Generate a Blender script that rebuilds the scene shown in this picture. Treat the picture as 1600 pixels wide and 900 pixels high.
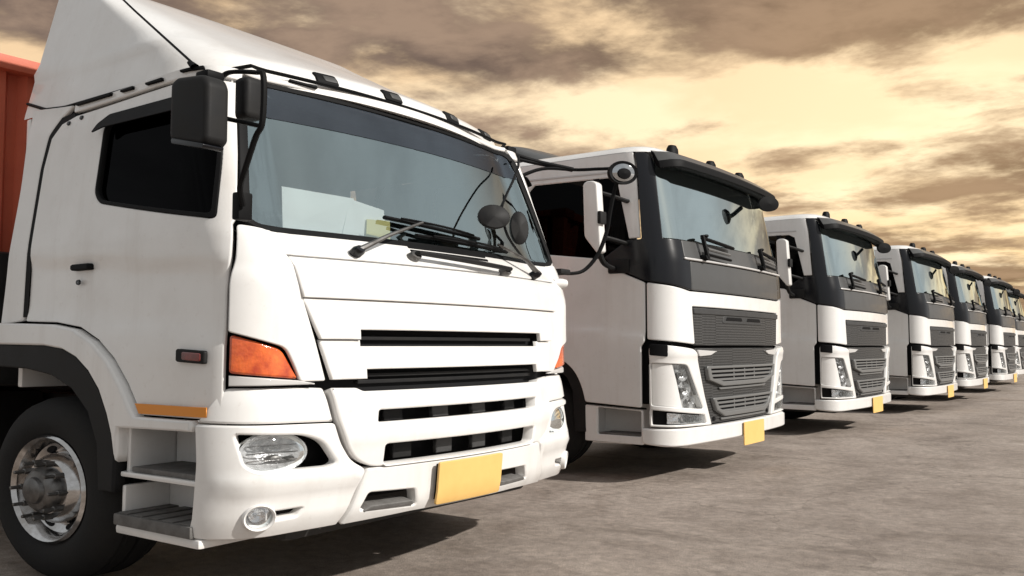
import bpy, bmesh, math, random
import numpy as np
from mathutils import Vector, Matrix
from mathutils.geometry import delaunay_2d_cdt

for o in list(bpy.data.objects): bpy.data.objects.remove(o)
sc = bpy.context.scene
col = sc.collection
R = math.radians
random.seed(4)
# plan and height factors: the trucks in the photograph read wider than tall, everything is built to those proportions
SX, SZ = 1.12, 0.84
S = np.array([SX, SX, SZ])

# ---------------------------------------------------------------- camera
F = 1417.0; PITCH = math.atan(91 / F); PSI = math.atan(1012 * math.cos(PITCH) / F)
cd = bpy.data.cameras.new('camera'); cam = bpy.data.objects.new('camera', cd); col.objects.link(cam)
cam.location = Vector((2.9 * SX, -1.92 * SX, 1.31 * SZ))
cd.sensor_width = 36; cd.lens = 36 * F / 1600; cd.clip_end = 3000; cd.clip_start = 0.05
cam.rotation_euler = (R(90) + PITCH, 0, PSI)
sc.camera = cam

# ---------------------------------------------------------------- world: warm broken cloud over a daylight sky
SUN_EL, SUN_AZ = 33.0, 14.0      # degrees; azimuth from +X towards +Y
w = bpy.data.worlds.new('World'); sc.world = w; w.use_nodes = True
nt = w.node_tree; N = nt.nodes; LK = nt.links
for n in list(N): N.remove(n)
def wn(t, **k):
    n = N.new(t)
    for a, b in k.items(): setattr(n, a, b)
    return n
def wmath(op, a, b=None, c=None, clamp=False):
    n = wn('ShaderNodeMath', operation=op); n.use_clamp = clamp
    for i, v in enumerate((a, b, c)):
        if v is None: continue
        if isinstance(v, (int, float)): n.inputs[i].default_value = v
        else: LK.new(v, n.inputs[i])
    return n.outputs[0]
def wmix(f, a, b, blend='MIX'):
    n = wn('ShaderNodeMix', data_type='RGBA', blend_type=blend)
    if isinstance(f, (int, float)): n.inputs[0].default_value = f
    else: LK.new(f, n.inputs[0])
    for i, v in ((6, a), (7, b)):
        if isinstance(v, tuple): n.inputs[i].default_value = (*v, 1)
        else: LK.new(v, n.inputs[i])
    return n.outputs[2]
def wramp(f, lo, hi):
    n = wn('ShaderNodeMapRange'); n.interpolation_type = 'SMOOTHSTEP'
    LK.new(f, n.inputs[0]); n.inputs[1].default_value = lo; n.inputs[2].default_value = hi
    return n.outputs[0]
out = wn('ShaderNodeOutputWorld'); bg = wn('ShaderNodeBackground'); LK.new(bg.outputs[0], out.inputs[0])
sky = wn('ShaderNodeTexSky', sky_type='NISHITA'); sky.sun_disc = False
sky.sun_elevation = R(SUN_EL); sky.sun_rotation = R(90 - SUN_AZ); sky.dust_density = 3.0; sky.air_density = 1.2
tc = wn('ShaderNodeTexCoord'); sp = wn('ShaderNodeSeparateXYZ'); LK.new(tc.outputs['Generated'], sp.inputs[0])
dz = wmath('MAXIMUM', sp.outputs[2], 0.0)
den = wmath('ADD', dz, 0.10)
cx = wmath('DIVIDE', sp.outputs[0], den); cy = wmath('DIVIDE', sp.outputs[1], den)
cv = wn('ShaderNodeCombineXYZ'); LK.new(cx, cv.inputs[0]); LK.new(cy, cv.inputs[1])
def noise(scale, detail, rough, dist, off, sy=1.0):
    m = wn('ShaderNodeMapping'); LK.new(cv.outputs[0], m.inputs[0]); m.inputs[1].default_value = off; m.inputs[3].default_value = (1, sy, 1)
    n = wn('ShaderNodeTexNoise'); LK.new(m.outputs[0], n.inputs[0])
    n.inputs['Scale'].default_value = scale; n.inputs['Detail'].default_value = detail
    n.inputs['Roughness'].default_value = rough; n.inputs['Distortion'].default_value = dist
    return n.outputs[0]
n1 = noise(0.85, 8, 0.58, 0.15, (3.9, 1.3, 0))
n2 = noise(2.6, 7, 0.60, 0.2, (7.4, 2.2, 3))
n3 = noise(1.1, 6, 0.55, 0.2, (1.2, 9.3, 5))
dens = wmath('ADD', wmath('MULTIPLY', n1, 0.6), wmath('MULTIPLY', n2, 0.4))
bias = wn('ShaderNodeValToRGB'); LK.new(dz, bias.inputs[0]); e_ = bias.color_ramp.elements
for i, (q_, v_) in enumerate(((0.0, .50), (.07, .565), (.10, .545), (.13, .46), (.165, .545), (.20, .575), (.235, .51), (.262, .445), (.302, .59), (.37, .61))):
    if i > 1: e_.new(q_)
    e_[i].position = q_; e_[i].color = (v_, v_, v_, 1)
cover = wramp(wmath('ADD', dens, wmath('SUBTRACT', bias.outputs[0], 0.5)), 0.455, 0.59)
K = 10.0   # the background strength below is 0.1
def c(r, g, b): return (r * K, g * K, b * K)
# the sunset lies ahead of the camera; away from it the cloud is cool and grey
side = wmath('ADD', wmath('MULTIPLY', sp.outputs[0], -0.57), wmath('MULTIPLY', sp.outputs[1], 0.82))
warm = wmath('MULTIPLY', wramp(side, 0.48, 0.80), wmath('SUBTRACT', 1.0, wramp(dz, 0.36, 0.80)))
clear = wmix(wramp(dz, 0.03, 0.20), c(1.0, 0.60, 0.21), c(0.99, 0.70, 0.41))
bright = wmix(wramp(n3, 0.46, 0.64), clear, c(1.20, 0.93, 0.60))
cl = wmix(wramp(n2, 0.34, 0.66), c(0.125, 0.084, 0.066), c(0.40, 0.275, 0.19))
spot = wmath('ADD', wmath('ADD', wmath('MULTIPLY', sp.outputs[0], -0.20), wmath('MULTIPLY', sp.outputs[1], 0.965)), wmath('MULTIPLY', sp.outputs[2], 0.17))
spot = wmath('POWER', wmath('MAXIMUM', spot, 0.0), 22.0)
bright = wmix(wmath('MULTIPLY', spot, 0.45), bright, c(1.65, 1.30, 0.80))
cl = wmix(wmath('MULTIPLY', spot, 0.35), cl, c(0.62, 0.36, 0.13))
cool = wmix(wramp(dens, 0.42, 0.62), c(0.56, 0.57, 0.57), c(0.43, 0.435, 0.435))
skyc = wmix(warm, cool, wmix(cover, bright, cl))
fin = wmix(0.05, skyc, sky.outputs[0])
LK.new(fin, bg.inputs[0]); bg.inputs[1].default_value = 0.1

sd = bpy.data.lights.new('sun', 'SUN'); sun = bpy.data.objects.new('sun', sd); col.objects.link(sun)
sd.energy = 4.8; sd.angle = R(1.2); sd.color = (1.0, 0.955, 0.89)
to_sun = Vector((math.cos(R(SUN_EL)) * math.cos(R(SUN_AZ)), math.cos(R(SUN_EL)) * math.sin(R(SUN_AZ)), math.sin(R(SUN_EL))))
sun.rotation_euler = to_sun.to_track_quat('Z', 'Y').to_euler(); sun.location = (8, 0, 12)
vs = sc.view_settings; vs.view_transform = 'Standard'; vs.look = 'None'; vs.exposure = 0.0; vs.gamma = 1.0; vs.use_curve_mapping = False

# ---------------------------------------------------------------- materials
M = {}
def mat(name, color, rough=0.5, metal=0.0, coat=0.0, var=None, bump=None, spec=0.5, vscale=2.0, emis=None, trans=0.0):
    m = bpy.data.materials.new(name); m.use_nodes = True; n = m.node_tree.nodes; l = m.node_tree.links; p = n['Principled BSDF']
    p.inputs['Base Color'].default_value = (*color, 1); p.inputs['Roughness'].default_value = rough; p.inputs['Metallic'].default_value = metal
    p.inputs['Coat Weight'].default_value = coat; p.inputs['Coat Roughness'].default_value = 0.06; p.inputs['Specular IOR Level'].default_value = spec
    p.inputs['Transmission Weight'].default_value = trans
    t = n.new('ShaderNodeTexCoord')
    if var:
        a = n.new('ShaderNodeTexNoise'); a.inputs['Scale'].default_value = vscale; a.inputs['Detail'].default_value = 6; a.inputs['Roughness'].default_value = .62
        l.new(t.outputs['Object'], a.inputs[0])
        r = n.new('ShaderNodeValToRGB'); r.color_ramp.elements[0].position = .36; r.color_ramp.elements[1].position = .66
        r.color_ramp.elements[0].color = (*var, 1); r.color_ramp.elements[1].color = (*color, 1)
        l.new(a.outputs[0], r.inputs[0]); l.new(r.outputs[0], p.inputs['Base Color'])
        mr = n.new('ShaderNodeMapRange'); l.new(a.outputs[0], mr.inputs[0]); mr.inputs[3].default_value = min(1, rough * 1.35); mr.inputs[4].default_value = rough * .8
        l.new(mr.outputs[0], p.inputs['Roughness'])
    if bump:
        b = n.new('ShaderNodeTexNoise'); b.inputs['Scale'].default_value = bump[0]; b.inputs['Detail'].default_value = 4
        l.new(t.outputs['Object'], b.inputs[0]); u = n.new('ShaderNodeBump'); u.inputs['Strength'].default_value = bump[1]; u.inputs['Distance'].default_value = bump[2]
        l.new(b.outputs[0], u.inputs['Height']); l.new(u.outputs[0], p.inputs['Normal'])
    M[name] = m; return m
mat('white_paint', (.80, .79, .775), .32, coat=.7, var=(.735, .72, .70), vscale=1.3)
def grime(name, dirt, amount):
    """thin road film: vertical rain streaks and blotches of dust"""
    m_ = M[name]; n_ = m_.node_tree.nodes; l_ = m_.node_tree.links; p_ = n_['Principled BSDF']; src_ = p_.inputs['Base Color'].links[0].from_socket
    t_ = n_.new('ShaderNodeTexCoord'); fac = None
    for sc_, k_, lo, hi in (((9, 9, .7), 1.0, .52, .74), ((1.6, 1.6, 1.6), 1.4, .50, .72), ((30, 30, 30), 1.0, .60, .72)):
        mp_ = n_.new('ShaderNodeMapping'); mp_.inputs[3].default_value = sc_; l_.new(t_.outputs['Object'], mp_.inputs[0])
        a_ = n_.new('ShaderNodeTexNoise'); a_.inputs['Scale'].default_value = k_; a_.inputs['Detail'].default_value = 6; a_.inputs['Roughness'].default_value = .65; l_.new(mp_.outputs[0], a_.inputs[0])
        r_ = n_.new('ShaderNodeMapRange'); r_.inputs[1].default_value = lo; r_.inputs[2].default_value = hi; r_.inputs[4].default_value = amount; l_.new(a_.outputs[0], r_.inputs[0])
        if fac is None: fac = r_.outputs[0]
        else:
            x_ = n_.new('ShaderNodeMath'); x_.operation = 'ADD'; x_.use_clamp = True; l_.new(fac, x_.inputs[0]); l_.new(r_.outputs[0], x_.inputs[1]); fac = x_.outputs[0]
    mx_ = n_.new('ShaderNodeMix'); mx_.data_type = 'RGBA'; l_.new(fac, mx_.inputs[0]); l_.new(src_, mx_.inputs[6]); mx_.inputs[7].default_value = (*dirt, 1); l_.new(mx_.outputs[2], p_.inputs['Base Color'])
grime('white_paint', (.52, .47, .42), .22)
mat('silver_paint', (.52, .51, .50), .35, coat=.4)
mat('liner_black', (.010, .010, .011), .85, spec=.2)
mat('black_plastic', (.011, .011, .012), .55, var=(.017, .0165, .016), vscale=9, bump=(160, .12, .002), spec=.18)
mat('gloss_black', (.006, .0065, .009), .22, spec=.4)
mat('grey_plastic', (.038, .038, .039), .5, var=(.030, .030, .030), vscale=6, bump=(220, .1, .002))
mat('slat_grey', (.14, .14, .138), .38)
mat('dark_grey_paint', (.062, .063, .064), .42, coat=.2, var=(.054, .054, .053))
mat('rubber', (.010, .010, .0105), .82, spec=.25, var=(.017, .016, .015), vscale=5, bump=(90, .25, .004))
mat('gasket', (.005, .005, .0055), .6, spec=.12)
mat('chrome', (.66, .66, .67), .13, metal=1, var=(.38, .36, .34), vscale=9)
mat('steel', (.20, .195, .19), .42, metal=.85, var=(.09, .085, .08), vscale=12)
mat('tread_grey', (.14, .135, .13), .65, var=(.09, .085, .08), vscale=14, bump=(60, .4, .006))
mat('plate_yellow', (.80, .51, .17), .5, var=(.75, .47, .15), vscale=5)
mat('orange_tape', (.72, .26, .03), .45)
mat('container_red', (.62, .145, .075), .55, var=(.52, .115, .062), vscale=2.5, bump=(40, .12, .004))
mat('container_dark', (.30, .07, .042), .6)
mat('chassis', (.016, .016, .017), .6, var=(.03, .027, .024), vscale=6)
mat('paper', (.92, .93, .92), .7)
mat('paper_yellow', (.80, .72, .30), .7)
mat('interior_dark', (.035, .036, .038), .7, var=(.025, .025, .026))
mat('interior_seat', (.055, .057, .06), .85, bump=(70, .3, .004))
mat('reflector', (.85, .85, .86), .12, metal=1, bump=(26, .5, .02))
mat('lamp_inner', (.80, .80, .80), .22, metal=.35, spec=.8, var=(.45, .45, .45), vscale=26, bump=(34, .8, .015))
mat('mirror_glass', (.50, .52, .54), .03, metal=1)
mat('bulb', (.75, .73, .68), .1, coat=.5)
mat('lens_red', (.20, .02, .015), .15, coat=.8, var=(.10, .012, .01), vscale=20)
def lens_mat(name, color, dark, scale):
    m = mat(name, color, .12, coat=1.0, var=dark, vscale=scale, bump=(scale * 3.2, .5, .01)); return m
lens_mat('lens_amber', (.85, .17, .03), (.42, .045, .012), 9)
def glass_mat(name, tint, refl, rough=0.01, base=None):
    """thin pane: clear tinted pass-through under a mirror-like coat"""
    m = bpy.data.materials.new(name); m.use_nodes = True; n = m.node_tree.nodes; l = m.node_tree.links
    for x in list(n): n.remove(x)
    o = n.new('ShaderNodeOutputMaterial'); mx = n.new('ShaderNodeMixShader'); g = n.new('ShaderNodeBsdfGlossy'); t = n.new('ShaderNodeBsdfTransparent')
    g.inputs['Roughness'].default_value = rough; g.inputs['Color'].default_value = (*(base or (.92, .98, 1.0)), 1); t.inputs['Color'].default_value = (*tint, 1)
    fr = n.new('ShaderNodeFresnel'); fr.inputs[0].default_value = 1.5
    a = n.new('ShaderNodeMath'); a.operation = 'ADD'; a.use_clamp = True; a.inputs[1].default_value = refl
    l.new(fr.outputs[0], a.inputs[0]); l.new(a.outputs[0], mx.inputs[0]); l.new(t.outputs[0], mx.inputs[1]); l.new(g.outputs[0], mx.inputs[2]); l.new(mx.outputs[0], o.inputs[0])
    M[name] = m
glass_mat('windscreen_glass', (.90, .95, .95), .42, base=(.78, .94, .97))
glass_mat('windscreen_glass_bright', (.72, .80, .80), .58, base=(.84, .98, 1.0))
glass_mat('tinted_glass', (.012, .0125, .013), .0, base=(.10, .10, .105))
glass_mat('sun_strip', (.40, .43, .46), .22, base=(.50, .56, .64))
glass_mat('lamp_glass', (.93, .94, .95), .05)

# ground
m = bpy.data.materials.new('yard_concrete'); m.use_nodes = True; n = m.node_tree.nodes; l = m.node_tree.links; p = n['Principled BSDF']
tcg = n.new('ShaderNodeTexCoord')
def gn(scale, detail, rough, dist, sc3=(1, 1, 1), off=(0, 0, 0)):
    mp = n.new('ShaderNodeMapping'); mp.inputs[3].default_value = sc3; mp.inputs[1].default_value = off; l.new(tcg.outputs['Object'], mp.inputs[0])
    a = n.new('ShaderNodeTexNoise'); a.inputs['Scale'].default_value = scale; a.inputs['Detail'].default_value = detail; a.inputs['Roughness'].default_value = rough; a.inputs['Distortion'].default_value = dist
    l.new(mp.outputs[0], a.inputs[0]); return a.outputs[0]
def gramp(f, stops):
    r = n.new('ShaderNodeValToRGB'); e = r.color_ramp.elements
    while len(e) < len(stops): e.new(.5)
    for i, (q, v) in enumerate(stops): e[i].position = q; e[i].color = (*v, 1)
    l.new(f, r.inputs[0]); return r.outputs[0]
def gmix(f, a, b, blend='MIX'):
    x = n.new('ShaderNodeMix'); x.data_type = 'RGBA'; x.blend_type = blend
    if isinstance(f, float): x.inputs[0].default_value = f
    else: l.new(f, x.inputs[0])
    l.new(a, x.inputs[6]); l.new(b, x.inputs[7]); return x.outputs[2]
g1 = gn(.55, 8, .62, .8, (1, .6, 1)); g2 = gn(2.6, 7, .66, .4, off=(4, 2, 0)); g3 = gn(14, 6, .72, 0); g4 = gn(140, 3, .7, 0); g5 = gn(.9, 6, .6, 1.2, (.5, 1.6, 1), (9, 3, 0))
base = gramp(g1, [(.32, (.215, .176, .150)), (.50, (.285, .240, .207)), (.70, (.355, .304, .266))])
st = gramp(g2, [(.32, (.74, .72, .70)), (.54, (1, 1, 1)), (.76, (1.16, 1.16, 1.15))])
base = gmix(1.0, base, st, 'MULTIPLY')
sp2 = gramp(g3, [(.30, (.62, .61, .60)), (.52, (1, 1, 1)), (.70, (1.36, 1.35, 1.33))])
base = gmix(.8, base, sp2, 'MULTIPLY')
gr = gramp(g4, [(.30, (.55, .54, .53)), (.50, (1, 1, 1)), (.68, (1.6, 1.58, 1.55))])
base = gmix(.85, base, gr, 'MULTIPLY')
g6 = gn(48, 4, .75, 0, off=(2, 5, 0)); chip = gramp(g6, [(.63, (1, 1, 1)), (.70, (1.55, 1.52, 1.48))]); base = gmix(1.0, base, chip, 'MULTIPLY')
pit = gramp(g6, [(.30, (.45, .43, .41)), (.36, (1, 1, 1))]); base = gmix(1.0, base, pit, 'MULTIPLY')
vo = n.new('ShaderNodeTexVoronoi'); vo.feature = 'DISTANCE_TO_EDGE'; vo.inputs['Scale'].default_value = .42
mpv = n.new('ShaderNodeMapping'); l.new(tcg.outputs['Object'], mpv.inputs[0]); dv = n.new('ShaderNodeTexNoise'); dv.inputs['Scale'].default_value = 1.8; dv.inputs['Detail'].default_value = 7; l.new(tcg.outputs['Object'], dv.inputs[0])
vm = n.new('ShaderNodeVectorMath'); vm.operation = 'SCALE'; vm.inputs[3].default_value = 1.1; l.new(dv.outputs[1], vm.inputs[0]); va = n.new('ShaderNodeVectorMath'); l.new(mpv.outputs[0], va.inputs[0]); l.new(vm.outputs[0], va.inputs[1]); l.new(va.outputs[0], vo.inputs[0])
crk = gramp(vo.outputs[0], [(.0, (.50, .48, .46)), (.007, (1, 1, 1))]); base = gmix(.55, base, crk, 'MULTIPLY')
oil = gramp(g5, [(.27, (.60, .58, .56)), (.40, (1, 1, 1))])
base = gmix(1.0, base, oil, 'MULTIPLY')
l.new(base, p.inputs['Base Color'])
rr = gramp(g2, [(.35, (.62, .62, .62)), (.65, (.85, .85, .85))]); l.new(rr, p.inputs['Roughness'])
bu = n.new('ShaderNodeBump'); bu.inputs['Strength'].default_value = .55; bu.inputs['Distance'].default_value = .012
ad = n.new('ShaderNodeMath'); ad.operation = 'ADD'; l.new(g3, ad.inputs[0]); l.new(g4, ad.inputs[1]); l.new(ad.outputs[0], bu.inputs['Height']); l.new(bu.outputs[0], p.inputs['Normal'])
M['yard_concrete'] = m
# fine mesh pattern for the dark front grilles
m = mat('grille_mesh', (.105, .104, .103), .5); n = m.node_tree.nodes; l = m.node_tree.links
t = n.new('ShaderNodeTexCoord'); mp = n.new('ShaderNodeMapping'); l.new(t.outputs['Object'], mp.inputs[0]); mp.inputs[2].default_value = (R(45), 0, 0)
ch = n.new('ShaderNodeTexChecker'); ch.inputs['Scale'].default_value = 62; ch.inputs[1].default_value = (.058, .057, .056, 1); ch.inputs[2].default_value = (.008, .008, .008, 1)
l.new(mp.outputs[0], ch.inputs[0]); l.new(ch.outputs[0], n['Principled BSDF'].inputs['Base Color'])
bb = n.new('ShaderNodeBump'); bb.inputs['Strength'].default_value = .7; bb.inputs['Distance'].default_value = .01; l.new(ch.outputs[1], bb.inputs['Height']); l.new(bb.outputs[0], n['Principled BSDF'].inputs['Normal'])

# ---------------------------------------------------------------- helpers
def link(name, me, mt, parent=None):
    o = bpy.data.objects.new(name, me); col.objects.link(o)
    if mt: me.materials.append(M[mt])
    if parent is not None: o.parent = parent
    return o
def empty(name, loc=(0, 0, 0), parent=None, **k):
    o = bpy.data.objects.new(name, None); col.objects.link(o); o.location = Vector(np.array(loc) * S); o.empty_display_size = .2
    if parent is not None: o.parent = parent
    for a, b in k.items(): o[a] = b
    return o
def group_part(name, parent): return empty(name, (0, 0, 0), parent)
def mesh(name, V, Fc, mt, parent=None, angle=38, bevel=0.0, seg=2):
    """V in truck metres; scaled here once"""
    me = bpy.data.meshes.new(name)
    me.from_pydata([tuple(np.array(v) * S) for v in V], [], Fc); me.update()
    if bevel > 0:
        bm = bmesh.new(); bm.from_mesh(me)
        bmesh.ops.remove_doubles(bm, verts=bm.verts, dist=1e-5)
        es = [e for e in bm.edges if len(e.link_faces) == 2 and e.calc_face_angle(0) > R(30)]
        bmesh.ops.bevel(bm, geom=es, offset=bevel, segments=seg, profile=.6, affect='EDGES', clamp_overlap=True)
        bmesh.ops.recalc_face_normals(bm, faces=bm.faces); bm.to_mesh(me); bm.free()
    for p_ in me.polygons: p_.use_smooth = True
    me.set_sharp_from_angle(angle=R(angle))
    return link(name, me, mt, parent)
class Mb:
    def __init__(s): s.v = []; s.f = []
    def add(s, v, f):
        k = len(s.v); s.v += [tuple(map(float, a)) for a in v]; s.f += [tuple(i + k for i in g) for g in f]; return s
    def box(s, a, b, M3=None, o=(0, 0, 0)):
        v = [(x, y, z) for x in (a[0], b[0]) for y in (a[1], b[1]) for z in (a[2], b[2])]
        if M3 is not None: v = [np.array(o) + M3 @ np.array(q) for q in v]
        return s.add(v, [(0, 1, 3, 2), (4, 6, 7, 5), (0, 4, 5, 1), (2, 3, 7, 6), (0, 2, 6, 4), (1, 5, 7, 3)])
    def tube(s, pts, r, n=8, cap=True):
        P = [np.array(p, float) for p in pts]; k = len(P)
        T = [P[min(i + 1, k - 1)] - P[max(i - 1, 0)] for i in range(k)]; T = [t / (np.linalg.norm(t) + 1e-9) for t in T]
        u = np.cross(T[0], [0, 0, 1]);
        if np.linalg.norm(u) < .1: u = np.cross(T[0], [1, 0, 0])
        u /= np.linalg.norm(u); V = []
        for i in range(k):
            u = u - T[i] * (u @ T[i]); u /= np.linalg.norm(u); q = np.cross(T[i], u)
            ri = r[i] if hasattr(r, '__len__') else r
            V += [P[i] + ri * (math.cos(a) * u + math.sin(a) * q) for a in np.linspace(0, 2 * math.pi, n, endpoint=False)]
        Fc = [(i * n + j, i * n + (j + 1) % n, (i + 1) * n + (j + 1) % n, (i + 1) * n + j) for i in range(k - 1) for j in range(n)]
        if cap: Fc += [tuple(range(n - 1, -1, -1)), tuple((k - 1) * n + j for j in range(n))]
        return s.add(V, Fc)
    def lathe(s, prof, o, ax, n=32, ex=None, ey=None, sa=1.0, sb=1.0):
        ax = np.array(ax, float); ax /= np.linalg.norm(ax); o = np.array(o, float)
        if ex is None:
            ex = np.cross([0, 0, 1] if abs(ax[2]) < .9 else [1, 0, 0], ax); ex = ex / np.linalg.norm(ex)
            ey = np.cross(ax, ex)
        V = []; Fc = []; k = len(prof)
        for r, h in prof: V += [o + ax * h + r * (sa * math.cos(a) * ex + sb * math.sin(a) * ey) for a in np.linspace(0, 2 * math.pi, n, endpoint=False)]
        Fc = [(i * n + j, i * n + (j + 1) % n, (i + 1) * n + (j + 1) % n, (i + 1) * n + j) for i in range(k - 1) for j in range(n)]
        if prof[0][0] > 1e-4 and prof[0][0] < 9: pass
        return s.add(V, Fc)
    def prism(s, poly, fn, d0, d1):
        """poly of 2D points, fn(a,b,d) -> 3D"""
        k = len(poly); V = [fn(a, b, d0) for a, b in poly] + [fn(a, b, d1) for a, b in poly]
        Fc = [tuple(range(k - 1, -1, -1)), tuple(range(k, 2 * k))] + [(i, (i + 1) % k, k + (i + 1) % k, k + i) for i in range(k)]
        return s.add(V, Fc)
    def build(s, name, mt, parent=None, bevel=0.0, angle=38, seg=2): return mesh(name, s.v, s.f, mt, parent, angle, bevel, seg)

class Surf:
    """wall lofted over z: plan outline (crowned front, rounded corner, side) with rake and width tables; u is arc length, 0 at front centre"""
    def __init__(s, hw, crown, rx, ry, back, rake, width=((0, 1), (9, 1)), x0=0., smooth=.10, fade=(.35, 1.3), ledge=None):
        f = [(-crown * (y / (hw - ry)) ** 2, y) for y in np.linspace(0, hw - ry, 60)]
        cc = [(-crown - rx + rx * math.cos(t), hw - ry + ry * math.sin(t)) for t in np.linspace(0, math.pi / 2, 30)][1:]
        d = [(x, hw) for x in np.linspace(-crown - rx, -back - .3, 90)][1:]
        p = np.array(f + cc + d); p = np.vstack([p[:0:-1] * [1, -1], p])
        L = np.r_[0, np.cumsum(np.hypot(*np.diff(p, axis=0).T))]
        n = int(L[-1] / .005); q = np.linspace(0, L[-1], n)
        P = np.c_[np.interp(q, L, p[:, 0]), np.interp(q, L, p[:, 1])]
        k = max(3, int(smooth / .005) | 1)
        for _ in range(2):
            Q = np.pad(P, ((k // 2, k // 2), (0, 0)), mode='edge')
            P = np.c_[np.convolve(Q[:, 0], np.ones(k) / k, 'valid'), np.convolve(Q[:, 1], np.ones(k) / k, 'valid')]
        P = P[k:-k]
        L = np.r_[0, np.cumsum(np.hypot(*np.diff(P, axis=0).T))]
        s.back = back; s.S = L - L[-1] / 2; s.P = P; s.x0 = x0; s.rake = s.soft(rake); s.width = s.soft(width); s.fade = fade; s.ledge = None if ledge is None else s.soft(ledge)
    @staticmethod
    def soft(t):
        t = np.array(t, float); z = np.arange(t[0, 0] - .1, t[-1, 0] + .1, .01); v = np.interp(z, t[:, 0], t[:, 1]); v = np.pad(v, 3, mode='edge')
        return np.c_[z, np.convolve(v, np.ones(7) / 7, 'valid')]
    def pt(s, u, z):
        x = np.interp(u, s.S, s.P[:, 0]); y = np.interp(u, s.S, s.P[:, 1])
        if s.fade is None: wt = max(0, 1 + x / s.back)
        else:
            a, b = s.fade; wt = min(1, max(0, (b + x) / (b - a))); wt = wt * wt * (3 - 2 * wt)
        lg = 0.
        if s.ledge is not None:      # set-back of the screen, mostly between the pillars
            t = min(1, max(0, (abs(y) - .82) / .28)); lg = np.interp(z, s.ledge[:, 0], s.ledge[:, 1]) * (1 - .66 * t * t * (3 - 2 * t)) * wt
        return np.array([s.x0 + x + lg + wt * np.interp(z, s.rake[:, 0], s.rake[:, 1]), y * np.interp(z, s.width[:, 0], s.width[:, 1]), z])
    def nor(s, u, z):
        e = .02; n_ = np.cross(s.pt(u + e, z) - s.pt(u - e, z), s.pt(u, z + e) - s.pt(u, z - e)); return n_ / np.linalg.norm(n_)
    def at(s, u, z, off=0.): return s.pt(u, z) + (s.nor(u, z) * off if off else 0)
    def frame(s, u, z):
        n_ = s.nor(u, z); tu = s.pt(u + .01, z) - s.pt(u - .01, z); tu = tu - n_ * (tu @ n_); tu /= np.linalg.norm(tu); return tu, np.cross(n_, tu), n_

def rnd(poly, r, k=5):
    """round the corners of a 2D polygon; r a number or one per corner"""
    o = []; m_ = len(poly)
    for i in range(m_):
        p0, p1, p2 = (np.array(poly[j % m_], float) for j in (i - 1, i, i + 1))
        ri = r[i] if hasattr(r, '__len__') else r
        a, b = p0 - p1, p2 - p1; la, lb = np.linalg.norm(a), np.linalg.norm(b); d = min(ri, la * .45, lb * .45)
        if d < 1e-4: o.append(tuple(p1)); continue
        A, B = p1 + a / la * d, p1 + b / lb * d
        o += [tuple((1 - t) ** 2 * A + 2 * t * (1 - t) * p1 + t * t * B) for t in np.linspace(0, 1, k)]
    return o
def mir(poly): return [(-u, z) for u, z in poly[::-1]]
def dens_loop(L, step):
    o = []
    for i in range(len(L)):
        a, b = np.array(L[i], float), np.array(L[(i + 1) % len(L)], float); k = max(1, int(math.ceil(np.linalg.norm(b - a) / step)))
        o += [a + (b - a) * j / k for j in range(k)]
    return np.array(o)
def area2(L): x, y = L[:, 0], L[:, 1]; return float(np.sum(x * np.roll(y, -1) - np.roll(x, -1) * y)) / 2
def inside(P, L):
    x, y = P[:, 0], P[:, 1]; c_ = np.zeros(len(P), bool); x1, y1 = L[:, 0], L[:, 1]; x2, y2 = np.roll(x1, -1), np.roll(y1, -1)
    for i in range(len(L)):
        if y1[i] == y2[i]: continue
        m_ = ((y1[i] > y) != (y2[i] > y)) & (x < (x2[i] - x1[i]) * (y - y1[i]) / (y2[i] - y1[i]) + x1[i]); c_ ^= m_
    return c_
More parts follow.
